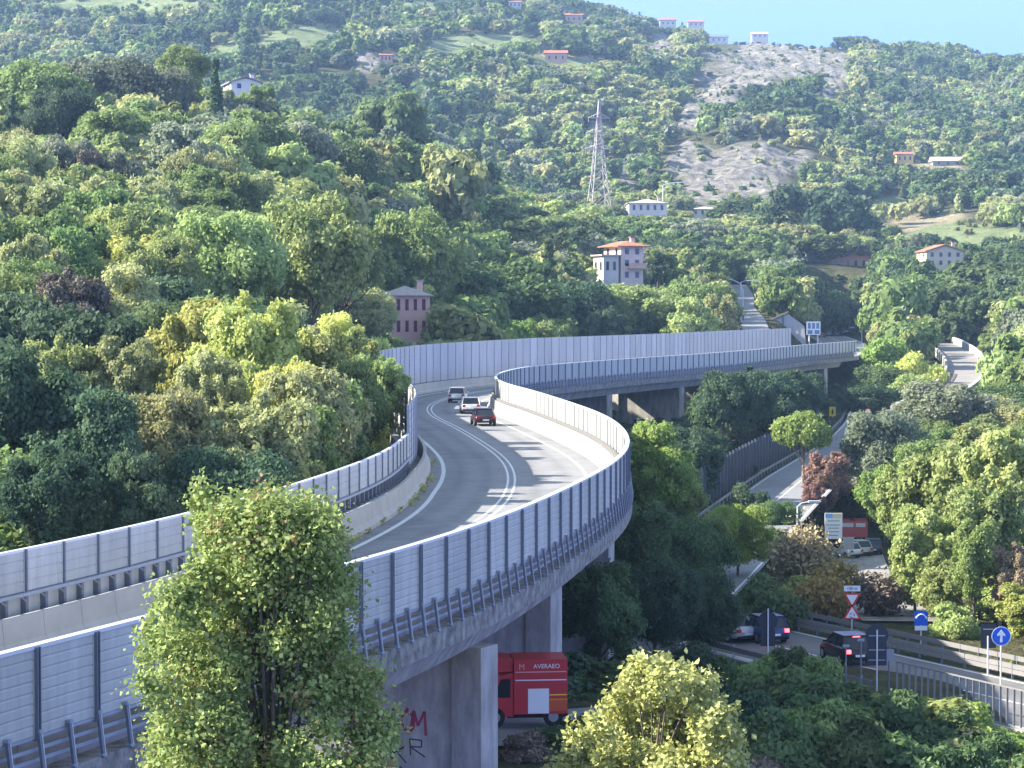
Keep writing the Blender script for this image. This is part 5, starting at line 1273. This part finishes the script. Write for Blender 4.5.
# dry shrub with bare twigs beside the signboard
def twiggy(px, pyt, rpx, D, label, col, seed):
    c = at(px, pyt, D); g0 = float(ground(c[0], c[1])); h = c[2] - g0; R = PX(rpx, D); t = thing('dry_shrub', label, 'shrub', (c[0], c[1], g0))
    rng = random.Random(seed); mb = MB(); tips = []
    for k in range(46):
        a = rng.random() * 6.283; q = R * math.sqrt(rng.random()); hh = h * (1.05 - .45 * (q / R) ** 2) * rng.uniform(.75, 1.05)
        p0 = Vector((q * .15 * math.cos(a), q * .15 * math.sin(a), 0)); p2 = Vector((q * math.cos(a), q * math.sin(a), hh)); p1 = p0.lerp(p2, .5) + Vector((0, 0, .1 * h))
        mb.tube([p0, p1, p2], [.07, .045, .02], BARKL, 4)
        for j in range(4): s = p1.lerp(p2, rng.random()); e = s + Vector((rng.uniform(-.8, .8), rng.uniform(-.8, .8), rng.uniform(.3, 1.0))); mb.tube([s, e], [.03, .012], BARKL, 3); tips.append(e)
        tips.append(p2)
    mb.build('stem', t)
    nr = np.random.default_rng(seed); tp = np.array([list(v) for v in tips]); i = nr.integers(0, len(tp), 5200); P_ = tp[i] * np.array([1, 1, 1]) ; f_ = nr.random(5200)[:, None] * .55
    P_ = P_ * (1 - f_) + np.array([0, 0, h * .25]) * f_ + nr.normal(0, .38, (5200, 3)); P_ = P_[P_[:, 2] > .1]; nn = nr.normal(0, 1, P_.shape)
    V = leaf_quads(P_, nn, .17, nr); link('crown', npmesh('dry_leaves', V, np.arange(len(V)).reshape(-1, 4), [LEAF[col]], tone=np.repeat(np.clip(nr.normal(.5, .25, len(P_)), 0, 1), 4)), t)
    TREES.append((c[0], c[1], R)); return t
twiggy(800, 526, 34, 163, 'straw coloured dry shrub with bare pale twigs left of the signboard', 'dry', 4)
twiggy(838, 572, 24, 152, 'ochre dry bush with bare stems above the yield sign', 'gold', 5)
twiggy(822, 590, 22, 147, 'low ochre bush left of the yield sign', 'gold', 6)
twiggy(880, 590, 16, 150, 'bare grey twiggy bush left of the small blue sign', 'brown', 8)
twiggy(500, 745, 22, 97, 'dry grassy shrub at the foot of the near viaduct pier', 'brown', 9)

# ---------------------------------------------------------------- foreground trees, leaf by leaf
def foreground(name, label, px, pyt, D, seed, R, Hc, lobes, nq, size, m, gz, r0=.14):
    c = at(px, pyt, D); t = thing(name, label, 'tree', (c[0], c[1], gz)); h = c[2] - gz; zb = h - Hc
    rng = np.random.default_rng(seed); Lc = []; Lr = []
    for (u, v, w_, rr) in lobes: Lc.append((u * R, w_ * R, zb + v * Hc)); Lr.append(rr * R)
    Lc = np.array(Lc); Lr = np.array(Lr); wg = Lr ** 2 / (Lr ** 2).sum()
    P = []; N = []; T = []; need = nq
    # leafy sprays: points gather round many short twigs
    ntw = nq // 26; i = rng.choice(len(Lr), ntw, p=wg); d = rng.normal(0, 1, (ntw, 3)); d[:, 2] += .2; d /= np.linalg.norm(d, axis=1)[:, None]
    rad = Lr[i] * np.where(rng.random(ntw) < .3, rng.uniform(.35, .9, ntw), rng.uniform(.88, 1.16, ntw)); tw = Lc[i] + d * rad[:, None]
    j = rng.integers(0, ntw, nq); off = rng.normal(0, .115, (nq, 3)) + d[j] * rng.normal(0, .10, nq)[:, None]
    P = tw[j] + off; Nn = d[j] * .7 + rng.normal(0, .35, (nq, 3)); tone = np.clip(.45 + rng.normal(0, .10, ntw)[j] + rng.normal(0, .17, nq), 0, 1)
    autumn = rng.random(ntw) < .035; tone = np.where(autumn[j], 1.0, np.minimum(tone, .92))
    V = leaf_quads(P, Nn, size, rng, aspect=1.35, jitter=.55)
    link('crown', npmesh(name + '_crown', V, np.arange(len(V)).reshape(-1, 4), [m], tone=np.repeat(tone, 4)), t)
    link('trunk', trunk_mesh(name + '_trunk', h, Lc, Lr, r0, BARK, seed=seed, lim=40), t); return t
rr_ = random.Random(5)
lob = [(0.0, .90, 0, .20), (-.05, .97, 0, .10)]
# outline of the near maple read off the photograph: (height fraction, left extent, right extent) in units of R
OUT = [(.05, -.90, 1.0), (.15, -1.02, 1.08), (.28, -1.06, 1.08), (.42, -1.02, .92), (.52, -1.12, .66), (.62, -1.0, .56), (.72, -.86, .62), (.80, -.66, .66), (.88, -.50, .56), (.95, -.40, .46)]
for v, a, b_ in OUT:
    for k in range(9):
        f_ = (k + .5) / 9; u = a + (b_ - a) * f_ + rr_.uniform(-.12, .12); u = max(a + .12, min(b_ - .12, u)); lob.append((u, v * .95 + rr_.uniform(-.03, .03), rr_.uniform(-.75, .75) * (1 - .3 * v), rr_.uniform(.11, .24)))
for k, (u, v) in enumerate(((-.62, 1.01), (-.62, .98), (-.60, .95), (-.58, .92), (-.56, .89), (-.54, .86), (-.52, .83))): lob.append((u, v, .03 * k, .055 + .008 * k))
foreground('maple_tree', 'large green maple with a few orange leaves in front of the viaduct at lower left', 270, 492, 43, 12, PX(112, 43), PX(330, 43), lob, 125000, .062, LEAF['maple'], -13.5)
lob = []
for k in range(56):
    a = rr_.uniform(-.25, 3.39); q = math.sqrt(rr_.random()); u = q * math.cos(a); v = .12 + .8 * q * math.sin(a) * (1 - .15 * abs(u)); lob.append((u * 1.0, v * .94, rr_.uniform(-.6, .6), rr_.uniform(.13, .24)))
foreground('cream_tree', 'pale cream yellow leafed tree at the bottom centre in front of the red van', 654, 652, 66, 22, PX(106, 66), PX(165, 66), lob, 38000, .105, LEAF['cream'], -17.6, .11)

# ---------------------------------------------------------------- shaded bushes at lower right and by the piers; dark leaf colours carry the shade
bs = 0; ORD = {}
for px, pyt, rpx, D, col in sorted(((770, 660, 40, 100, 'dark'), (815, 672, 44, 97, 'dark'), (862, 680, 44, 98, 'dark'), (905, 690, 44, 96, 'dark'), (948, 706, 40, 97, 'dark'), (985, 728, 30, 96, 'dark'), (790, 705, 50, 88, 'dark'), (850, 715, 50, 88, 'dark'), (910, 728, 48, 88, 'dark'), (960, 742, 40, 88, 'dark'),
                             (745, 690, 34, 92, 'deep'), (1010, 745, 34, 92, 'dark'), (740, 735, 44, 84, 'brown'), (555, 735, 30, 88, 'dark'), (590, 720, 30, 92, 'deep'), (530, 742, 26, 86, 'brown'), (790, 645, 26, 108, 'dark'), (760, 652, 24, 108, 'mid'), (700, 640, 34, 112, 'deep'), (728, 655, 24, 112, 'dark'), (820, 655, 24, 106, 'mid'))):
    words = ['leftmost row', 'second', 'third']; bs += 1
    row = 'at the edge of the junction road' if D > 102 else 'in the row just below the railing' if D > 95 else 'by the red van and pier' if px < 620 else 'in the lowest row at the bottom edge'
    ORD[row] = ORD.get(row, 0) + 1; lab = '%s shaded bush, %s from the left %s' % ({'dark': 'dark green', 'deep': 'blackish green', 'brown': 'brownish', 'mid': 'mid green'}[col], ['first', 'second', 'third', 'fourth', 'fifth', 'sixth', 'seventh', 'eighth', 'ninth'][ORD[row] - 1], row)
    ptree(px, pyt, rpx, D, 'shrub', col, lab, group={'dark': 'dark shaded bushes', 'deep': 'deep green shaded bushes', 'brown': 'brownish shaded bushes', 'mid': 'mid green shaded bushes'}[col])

# ---------------------------------------------------------------- filler forest
def dist_path(x, y, pts):
    return np.sqrt(((np.asarray(x)[:, None] - pts[None, :, 0]) ** 2 + (np.asarray(y)[:, None] - pts[None, :, 1]) ** 2)).min(1)
VM = np.array([pp(s, 5.7) for s in np.arange(-30, 405, 3)])
def samples(nrow, D0, D1, pxa, pxb, spacing, rng):
    """jittered world-space grid of candidate spots between two distances inside the view wedge"""
    xs = []; ys = []
    y = D0
    while y < D1:
        sp = spacing(y); x0 = (pxa - 512) / F * y; x1 = (pxb - 512) / F * y; k = max(1, int((x1 - x0) / sp))
        xs.append(x0 + (np.arange(k) + rng.random(k)) * (x1 - x0) / k); ys.append(y + rng.uniform(-.5, .5, k) * sp); y += sp * .9
    return np.concatenate(xs), np.concatenate(ys)
def open_spot(x, y, rad):
    ok = dist_path(x, y, VM) > 6.6 + rad * .8
    for q, half in ROADS:
        ok &= dist_path(x, y, q[:, :2]) > half + .6 + rad * .75
    ok &= dist_path(x, y, RA[:, :2]) > 4 + rad * .5
    return ok
def guard_fit(x, y, hgt, rad, zg):
    """lower the trees that would stand before something the place keeps open"""
    hgt = hgt.copy(); rad = rad.copy()
    for x0, y0, x1, y1, D in GUARD:
        px, pt = proj(x, y, zg + hgt); rp = rad * F / y; _, pb = proj(x, y, zg)
        hit = (y < D + 6) & (px + rp * .8 > x0) & (px - rp * .8 < x1) & (pt < y1 - 1) & (pb > y0)
        zmax = -(y1 + 1 - 384 + 84) * y / F; nh = np.clip(zmax - zg, .3, None); hgt = np.where(hit, np.minimum(hgt, nh), hgt); rad = np.where(hit, np.minimum(rad, hgt * .62), rad)
    return hgt, rad
def guard_ok(x, y, ztop, rad, zg):
    px, pt = proj(x, y, ztop); _, pb = proj(x, y, zg); rp = rad * F / y; ok = np.ones(len(x), bool)
    for x0, y0, x1, y1, D in GUARD: ok &= ~((y < D + 6) & (px + rp * .8 > x0) & (px - rp * .8 < x1) & (pt < y1 - 1) & (pb > y0))
    return ok
# keep the view of roads open: boxes the nearer trees must stay out of
GUARD += [(690, 500, 775, 540, 168), (770, 455, 800, 470, 300), (700, 462, 800, 512, 250), (835, 412, 856, 442, 390), (835, 515, 900, 562, 200), (858, 562, 885, 600, 165), (826, 500, 842, 545, 180), (932, 342, 990, 374, 540), (932, 372, 990, 394, 425), (776, 412, 830, 470, 300),
          (560, 368, 715, 420, 300), (715, 366, 860, 392, 330), (820, 374, 840, 392, 390), (725, 605, 1024, 690, 140), (835, 585, 870, 625, 137), (910, 605, 932, 640, 140), (978, 620, 1015, 650, 125), (785, 495, 820, 520, 176), (825, 403, 840, 420, 385), (860, 405, 876, 416, 360)]
rng = np.random.default_rng(101)
x, y = samples(0, 62, 520, -60, 1090, lambda D: 5.2 if D < 240 else 6.6, rng)
hgt = rng.uniform(6.5, 12, len(x)) * np.where(y < 90, .6, 1); rad = hgt * rng.uniform(.34, .50, len(x))
zg = ground(x, y); ok = open_spot(x, y, rad)
px_, py_ = proj(x, y, zg)
# low growth where the slope beside the viaduct lies open
low = (px_ > 640) & (y < 330) & (y > 95); hgt = np.where(low, hgt * .55, hgt); rad = np.where(low, rad * .75, rad)
cl = np.array([pp(s, 6.3) for s in np.arange(20, 400, 2)]); dcl = np.sqrt(((x[:, None] - cl[None, :, 0]) ** 2 + (y[:, None] - cl[None, :, 1]) ** 2)).min(1)
leftside = (px_ < 480) & (y < 330); hmax = DZ + (dcl + rng.normal(0, 1.2, len(x))) * math.tan(_e if False else math.radians(SUN_EL)) - zg; hgt = np.where(leftside & (y > 60), np.minimum(hgt, np.maximum(hmax, 2)), hgt); rad = np.minimum(rad, hgt * .6)
nearv = (px_ > 470) & (y < 420) & (dist_path(x, y, VM) < 24); hgt = np.where(nearv, np.minimum(hgt, DZ - 4.2 - zg), hgt); rad = np.minimum(rad, np.maximum(hgt, .3) * .6)
hgt, rad = guard_fit(x, y, hgt, rad, zg); ok &= hgt > 1.6
T_ = np.array(TREES)
dn = np.sqrt((x[:, None] - T_[None, :, 0]) ** 2 + (y[:, None] - T_[None, :, 1]) ** 2) - T_[None, :, 2] * .62
ok &= (dn.min(1) > rad * .45); ok &= ~((y < 104) & (px_ > 470)); ok &= ~((y < 95))
x, y, hgt, rad, zg, px_, py_ = [a[ok] for a in (x, y, hgt, rad, zg, px_, py_)]
def region_colour(px, py, D, r):
    """what grows where, as in the photograph"""
    if D < 240:
        if px < 430: L_ = ['deep', 'dark', 'deep', 'mid'] if (py > 430 or (px < 170 and py > 400)) else ['light', 'olive', 'light', 'light', 'olive', 'yellow', 'mid']
        elif px < 780: L_ = ['dark', 'deep', 'dark', 'mid']
        else: L_ = ['light', 'mid', 'light', 'olive', 'bright']
    elif D < 520:
        if px < 330: L_ = ['grey', 'mid', 'light', 'light', 'grey', 'olive', 'mid'] if py < 190 else ['light', 'olive', 'light', 'light', 'mid', 'olive']
        elif px < 560: L_ = ['mid', 'dark', 'light', 'mid', 'olive', 'grey']
        elif px < 730: L_ = ['mid', 'light', 'mid', 'grey', 'olive'] if py < 345 else ['dark', 'deep', 'deep']
        elif px < 860 and py > 350: L_ = ['deep', 'dark', 'deep']
        else: L_ = ['mid', 'light', 'olive', 'grey', 'light', 'mid']
    else: L_ = ['mid', 'dark', 'grey', 'mid', 'olive', 'light', 'dark', 'dark']
    return L_[int(r * len(L_)) % len(L_)]
sel = rad / y; inview = (px_ > -20) & (px_ < 1044) & (proj(x, y, zg + hgt)[1] < 770); order = np.argsort(-(sel * inview)); NIND = 298 - len(TREES)
ind = order[:max(0, NIND)]; rest = order[max(0, NIND):]
LM = [(r[0], r[1] + 25, r[6]) for r in NOT]
SHORT = [(216, 85, 'the slim cypress'), (246, 85, 'the white gabled farmhouse'), (45, 125, 'the red garden wall'), (407, 310, 'the pink house'), (632, 260, 'the off white tower house'), (598, 150, 'the pylon'), (648, 207, 'the long pale villa'),
         (803, 440, 'the umbrella pine'), (833, 525, 'the white signboard'), (852, 603, 'the yield sign'), (920, 618, 'the small blue sign'), (1001, 636, 'the round blue arrow sign'), (965, 368, 'the curved ramp'), (945, 255, 'the cream farmhouse'), (848, 262, 'the long brick building'),
         (250, 310, 'the bright yellow tree'), (70, 285, 'the half bare brownish tree'), (435, 150, 'the pale pair of trees on the ridge'), (505, 285, 'the very broad dark tree'), (516, 327, 'the vivid small tree by the barrier'), (654, 440, 'the viaduct bend'), (748, 250, 'the vivid green valley tree'), (820, 215, 'the dark clump below the far hill'),
         (965, 300, 'the yellowish tree above the ramp'), (955, 470, 'the tall willow like tree'), (741, 300, 'the hillside road'), (745, 465, 'the timber fence'), (838, 360, 'the last viaduct pier'), (310, 225, 'the broad rounded light green tree'), (18, 400, 'the very dark tree at the left edge'), (160, 400, 'the olive tree behind the barrier'), (395, 420, 'the end of the low left barrier'), (12, 120, 'the blue green conifer'), (790, 285, 'the pale golden tree'), (100, 145, 'the silvery garden bushes'), (700, 350, 'the middle of the tall barrier')]
USED = {}
def lmlabel(what, px, py):
    d = sorted(SHORT, key=lambda q: (q[0] - px) ** 2 + (q[1] - py) ** 2)
    for q in d[:4]:
        dx, dy = px - q[0], py - q[1]; n_ = 'well ' if math.hypot(dx, dy) > 75 else 'just ' if math.hypot(dx, dy) < 32 else ''
        w_ = ('left of' if dx < 0 else 'right of') if abs(dx) > 1.8 * abs(dy) else ('above' if dy < 0 else 'below') if abs(dy) > 1.8 * abs(dx) else ('above and ' if dy < 0 else 'below and ') + ('left of' if dx < 0 else 'right of')
        lab = what + ' ' + n_ + w_ + ' ' + q[2]
        if lab not in USED and len(lab.split()) <= 16: USED[lab] = 1; return lab
    q = d[0]; lab = what + ' near ' + q[2]; USED[lab] = 1; return lab
for _, a_, b_, w_, o_ in ROWT: tag(o_, lmlabel(w_ + ' roadside tree', a_, b_ + 12), 'tree', 'trees beside the roads')
shapes_near = ['round', 'wide', 'oval', 'airy', 'round']
WORD = {'dark': 'dark green', 'deep': 'deep blue green', 'mid': 'mid green', 'light': 'light green', 'olive': 'pale olive', 'grey': 'grey green', 'yellow': 'yellowish', 'bright': 'fresh green'}
FORM = {'round': 'rounded', 'wide': 'broad', 'oval': 'upright', 'airy': 'loose crowned'}
for i in ind:
    c = region_colour(px_[i], py_[i], y[i], rng.random()); sh = shapes_near[int(rng.random() * 5)]
    where = ('on the left slope above the viaduct' if px_[i] < 420 and y[i] >= 150 else 'just behind the left noise barrier' if px_[i] < 420 else 'on the wooded slope behind the tall barrier' if px_[i] < 740 and y[i] > 300 else
             'in the valley below the viaduct' if px_[i] < 860 else 'on the wooded right side of the valley')
    if sh == 'airy' and c in ('dark', 'deep'): sh = 'round'
    pxc, pyc = proj(x[i], y[i], zg[i] + hgt[i] * .75); lab = lmlabel('%s %s tree' % (FORM[sh], WORD[c]), float(pxc), float(pyc))
    tree(sh, c, x[i], y[i], zg[i] + hgt[i], rad[i], lab, group='trees ' + where)

# sources for the masses of far trees
SRC = bpy.data.collections.new('foliage_sources'); SRC2 = bpy.data.collections.new('foliage_sources_far'); SRC3 = bpy.data.collections.new('bush_sources')
CL = ['dark', 'deep', 'mid', 'light', 'olive', 'grey', 'yellow', 'bright']
def sources(coll, lod, shapes, cols):
    k = 0; ids = {}
    for c in cols:
        for sh in shapes:
            me = proto(sh, 0 if lod != 1 else 1, lod)[0].copy(); me.materials.clear(); me.materials.append(LEAF[c])
            o = bpy.data.objects.new('%s_%03d' % (coll.name, k), me); coll.objects.link(o); ids.setdefault(c, []).append(k); k += 1
    return ids
ID2 = sources(SRC, 2, ['round', 'wide', 'oval'], CL); ID3 = sources(SRC2, 3, ['round', 'wide', 'oval', 'conifer'], CL); IDB = sources(SRC3, 2, ['shrub'], CL)
def scatter(name, coll, P, S, Rz, I, label, cat):
    me = bpy.data.meshes.new(name); me.vertices.add(len(P)); me.vertices.foreach_set('co', np.ascontiguousarray(P, np.float32).ravel())
    a = me.attributes.new('sc', 'FLOAT_VECTOR', 'POINT'); a.data.foreach_set('vector', np.ascontiguousarray(S, np.float32).ravel())
    R3_ = np.zeros_like(P); R3_[:, 2] = Rz; a = me.attributes.new('ro', 'FLOAT_VECTOR', 'POINT'); a.data.foreach_set('vector', np.ascontiguousarray(R3_, np.float32).ravel())
    a = me.attributes.new('pick', 'INT', 'POINT'); a.data.foreach_set('value', np.ascontiguousarray(I, np.int32))
    o = link(name, me); g = bpy.data.node_groups.new(name, 'GeometryNodeTree')
    g.interface.new_socket('Geometry', in_out='INPUT', socket_type='NodeSocketGeometry'); g.interface.new_socket('Geometry', in_out='OUTPUT', socket_type='NodeSocketGeometry')
    N = g.nodes; L_ = g.links; gi = N.new('NodeGroupInput'); go = N.new('NodeGroupOutput'); ci = N.new('GeometryNodeCollectionInfo'); ci.inputs['Collection'].default_value = coll
    ci.inputs['Separate Children'].default_value = True; ci.inputs['Reset Children'].default_value = True
    ip = N.new('GeometryNodeInstanceOnPoints'); ip.inputs['Pick Instance'].default_value = True
    def na(nm, dt):
        q = N.new('GeometryNodeInputNamedAttribute'); q.data_type = dt; q.inputs['Name'].default_value = nm; return q.outputs['Attribute']
    L_.new(gi.outputs[0], ip.inputs['Points']); L_.new(ci.outputs[0], ip.inputs['Instance']); L_.new(na('pick', 'INT'), ip.inputs['Instance Index'])
    e2r = N.new('FunctionNodeEulerToRotation'); L_.new(na('ro', 'FLOAT_VECTOR'), e2r.inputs[0]); L_.new(e2r.outputs[0], ip.inputs['Rotation']); L_.new(na('sc', 'FLOAT_VECTOR'), ip.inputs['Scale'])
    L_.new(ip.outputs[0], go.inputs[0]); md = o.modifiers.new('scatter', 'NODES'); md.node_group = g
    tag(o, label, cat, kind='stuff'); return o
def picks(ids, cols, rng): return np.array([ids[c][int(rng.random() * len(ids[c]))] for c in cols])
RB = 4.6
SRC1 = bpy.data.collections.new('foliage_sources_near'); ID1 = sources(SRC1, 1, ['round', 'wide', 'oval'], CL)
nr_ = rest[y[rest] < 330]; rest = rest[y[rest] >= 330]; c_ = [region_colour(px_[i], py_[i], y[i], rng.random()) for i in nr_]
scatter('near_wood', SRC1, np.stack([x[nr_], y[nr_], zg[nr_] - .2], 1), np.stack([rad[nr_] / RB, rad[nr_] / RB, hgt[nr_] / 10], 1), rng.uniform(0, 6.28, len(nr_)), picks(ID1, c_, rng), 'dense small trees between the single trees of the slope', 'woodland')
c_ = [region_colour(px_[i], py_[i], y[i], rng.random()) for i in rest]
S = np.stack([rad[rest] / RB, rad[rest] / RB, hgt[rest] / 10], 1); P = np.stack([x[rest], y[rest], zg[rest] - .2], 1)
scatter('middle_wood', SRC, P, S, rng.uniform(0, 6.28, len(rest)), picks(ID2, c_, rng), 'mixed woodland filling the slopes between the single trees', 'woodland')
# wood from 520 m to the skyline
def cleared(px, py, D):
    m = np.zeros(len(px))
    for L_, lo in ((ROCK, 800), (FIELD, 560), (TAN, 250)):
        for (cx, cy, rx, ry, rt) in L_: m = np.maximum(m, ell(px, py, cx, cy, rx, ry, rt) * (D > lo))
    return m
def forest(name, D0, D1, sp, h0, h1, coll, ids, seed, label, dense=1.0):
    rng = np.random.default_rng(seed); x, y = samples(0, D0, D1, -50, 1075, sp, rng); z = ground(x, y)
    h = rng.uniform(h0, h1, len(x)); r = h * rng.uniform(.38, .55, len(x)); px, py = proj(x, y, z + h * .3)
    m = cleared(px, py, y); n_ = fbm(x / 26, y / 34, 51, 4); keep = rng.random(len(x)) < np.where(m > .32, .62, np.where(m > .05, .8, 1.0)) * dense
    thin = fbm(x / 70, y / 90, 77, 3); keep &= (rng.random(len(x)) < np.clip(.80 - thin * 1.2, .3, 1.0)) | (y < 800)
    sm = m > .2; sf = rng.uniform(.2, .42, len(x)); h = np.where(sm, h * sf, h); r = np.where(sm, r * sf * 1.1, r); fl = np.zeros(len(px))
    for (cx, cy, rx, ry, rt) in FIELD + TAN[:7]: fl = np.maximum(fl, ell(px, py, cx, cy, rx, ry, rt))
    keep &= ~((fl > .4) & (rng.random(len(x)) < .85))
    h, r = guard_fit(x, y, h, r, z); keep &= h > 1.2
    for q, half in ROADS: keep &= dist_path(x, y, q[:, :2]) > half + 3
    T_ = np.array(TREES); keep &= (np.sqrt((x[:, None] - T_[None, :, 0]) ** 2 + (y[:, None] - T_[None, :, 1]) ** 2) - T_[None, :, 2] * .5).min(1) > 0
    x, y, z, h, r, px, py = [a[keep] for a in (x, y, z, h, r, px, py)]
    patch = fbm(x / 60, y / 90, 91, 3) * 2.2 + .5
    L_ = ['dark', 'deep', 'dark', 'mid', 'mid', 'grey', 'light', 'olive']
    cols = [L_[int(np.clip(p + g, 0, .999) * 8)] for p, g in zip(patch, rng.normal(0, .26, len(x)))]
    scatter(name, coll, np.stack([x, y, z - .3], 1), np.stack([r / RB, r / RB, h / 10], 1), rng.uniform(0, 6.28, len(x)), picks(ids, cols, rng), label, 'woodland')
    print(name, len(x))
forest('valley_wood', 520, 900, lambda D: 6.6, 6, 11, SRC, ID2, 5, 'woodland on the middle ridge and in the valley behind the pylon')
forest('hillside_wood', 900, 2060, lambda D: 8.2, 6, 11.5, SRC2, ID3, 6, 'mixed wood covering the steep far hillside')
# low scrub over the banks
rngb = np.random.default_rng(44)
x, y = samples(0, 88, 560, -40, 1070, lambda D: 2.6 if D < 200 else 3.8, rngb)
h = rngb.uniform(.9, 2.4, len(x)); r = h * rngb.uniform(.7, 1.2, len(x)); z = ground(x, y)
ok = np.ones(len(x), bool)
for q, half in ROADS: ok &= dist_path(x, y, q[:, :2]) > half + 1.0 + r * .8
px, py = proj(x, y, z)
ok &= dist_path(x, y, RA[:, :2]) > 4.2
x, y, z, h, r, px, py = [a[ok] for a in (x, y, z, h, r, px, py)]
G_ = GUARD; GUARD = [g for g in GUARD if g[4] < 480]; h, r = guard_fit(x, y, h, r, z); GUARD = G_
cols = [region_colour(a, b_, d, g) for a, b_, d, g in zip(px, py, y, rngb.random(len(x)))]
scatter('undergrowth', SRC3, np.stack([x, y, z - .1], 1), np.stack([r / 7, r / 7, h / 10], 1), rngb.uniform(0, 6.28, len(x)), picks(IDB, cols, rngb), 'low scrub and brambles covering the banks under the trees', 'undergrowth')
# weeds at the foot of the left crash barrier
V = []; T = []; rw = np.random.default_rng(8)
Pw = []
for s in np.arange(40, 110, .22):
    if rw.random() < .12 * (.5 + .5 * math.sin(s * .9)) + .1:
        xx_, yy_ = pp(s, wid(s) - .95 - abs(rw.normal(0, .12)))
        for k in range(7): Pw.append((xx_ + rw.normal(0, .08), yy_ + rw.normal(0, .08), DZ + abs(rw.normal(0, .16)) + .02))
Pw = np.array(Pw); V = leaf_quads(Pw, rw.normal(0, 1, Pw.shape), .12, rw)
tag(link('weeds', npmesh('weeds', V, np.arange(len(V)).reshape(-1, 4), [LEAF['olive']], tone=np.repeat(rw.random(len(Pw)), 4))), 'weeds growing along the foot of the left crash barrier', 'weeds', kind='stuff')

# ---------------------------------------------------------------- haze
hz = MB(); hz.box((0, 1250, 120), (2400, 2900, 330), mat('haze_air', (1, 1, 1))); ho = hz.build('haze')
hm = bpy.data.materials.new('haze_volume'); hm.use_nodes = True; hn = hm.node_tree.nodes; hn.clear()
oo = hn.new('ShaderNodeOutputMaterial'); pv = hn.new('ShaderNodeVolumePrincipled'); pv.inputs['Color'].default_value = (.46, .70, 1.0, 1); pv.inputs['Density'].default_value = .00013; pv.inputs['Anisotropy'].default_value = .2
hm.node_tree.links.new(pv.outputs[0], oo.inputs['Volume']); ho.data.materials.clear(); ho.data.materials.append(hm); ho.data.polygons.foreach_set('material_index', [0] * 6)
tag(ho, 'thin bluish haze in the valley air', 'haze', kind='stuff')
print('trees', len(TREES))
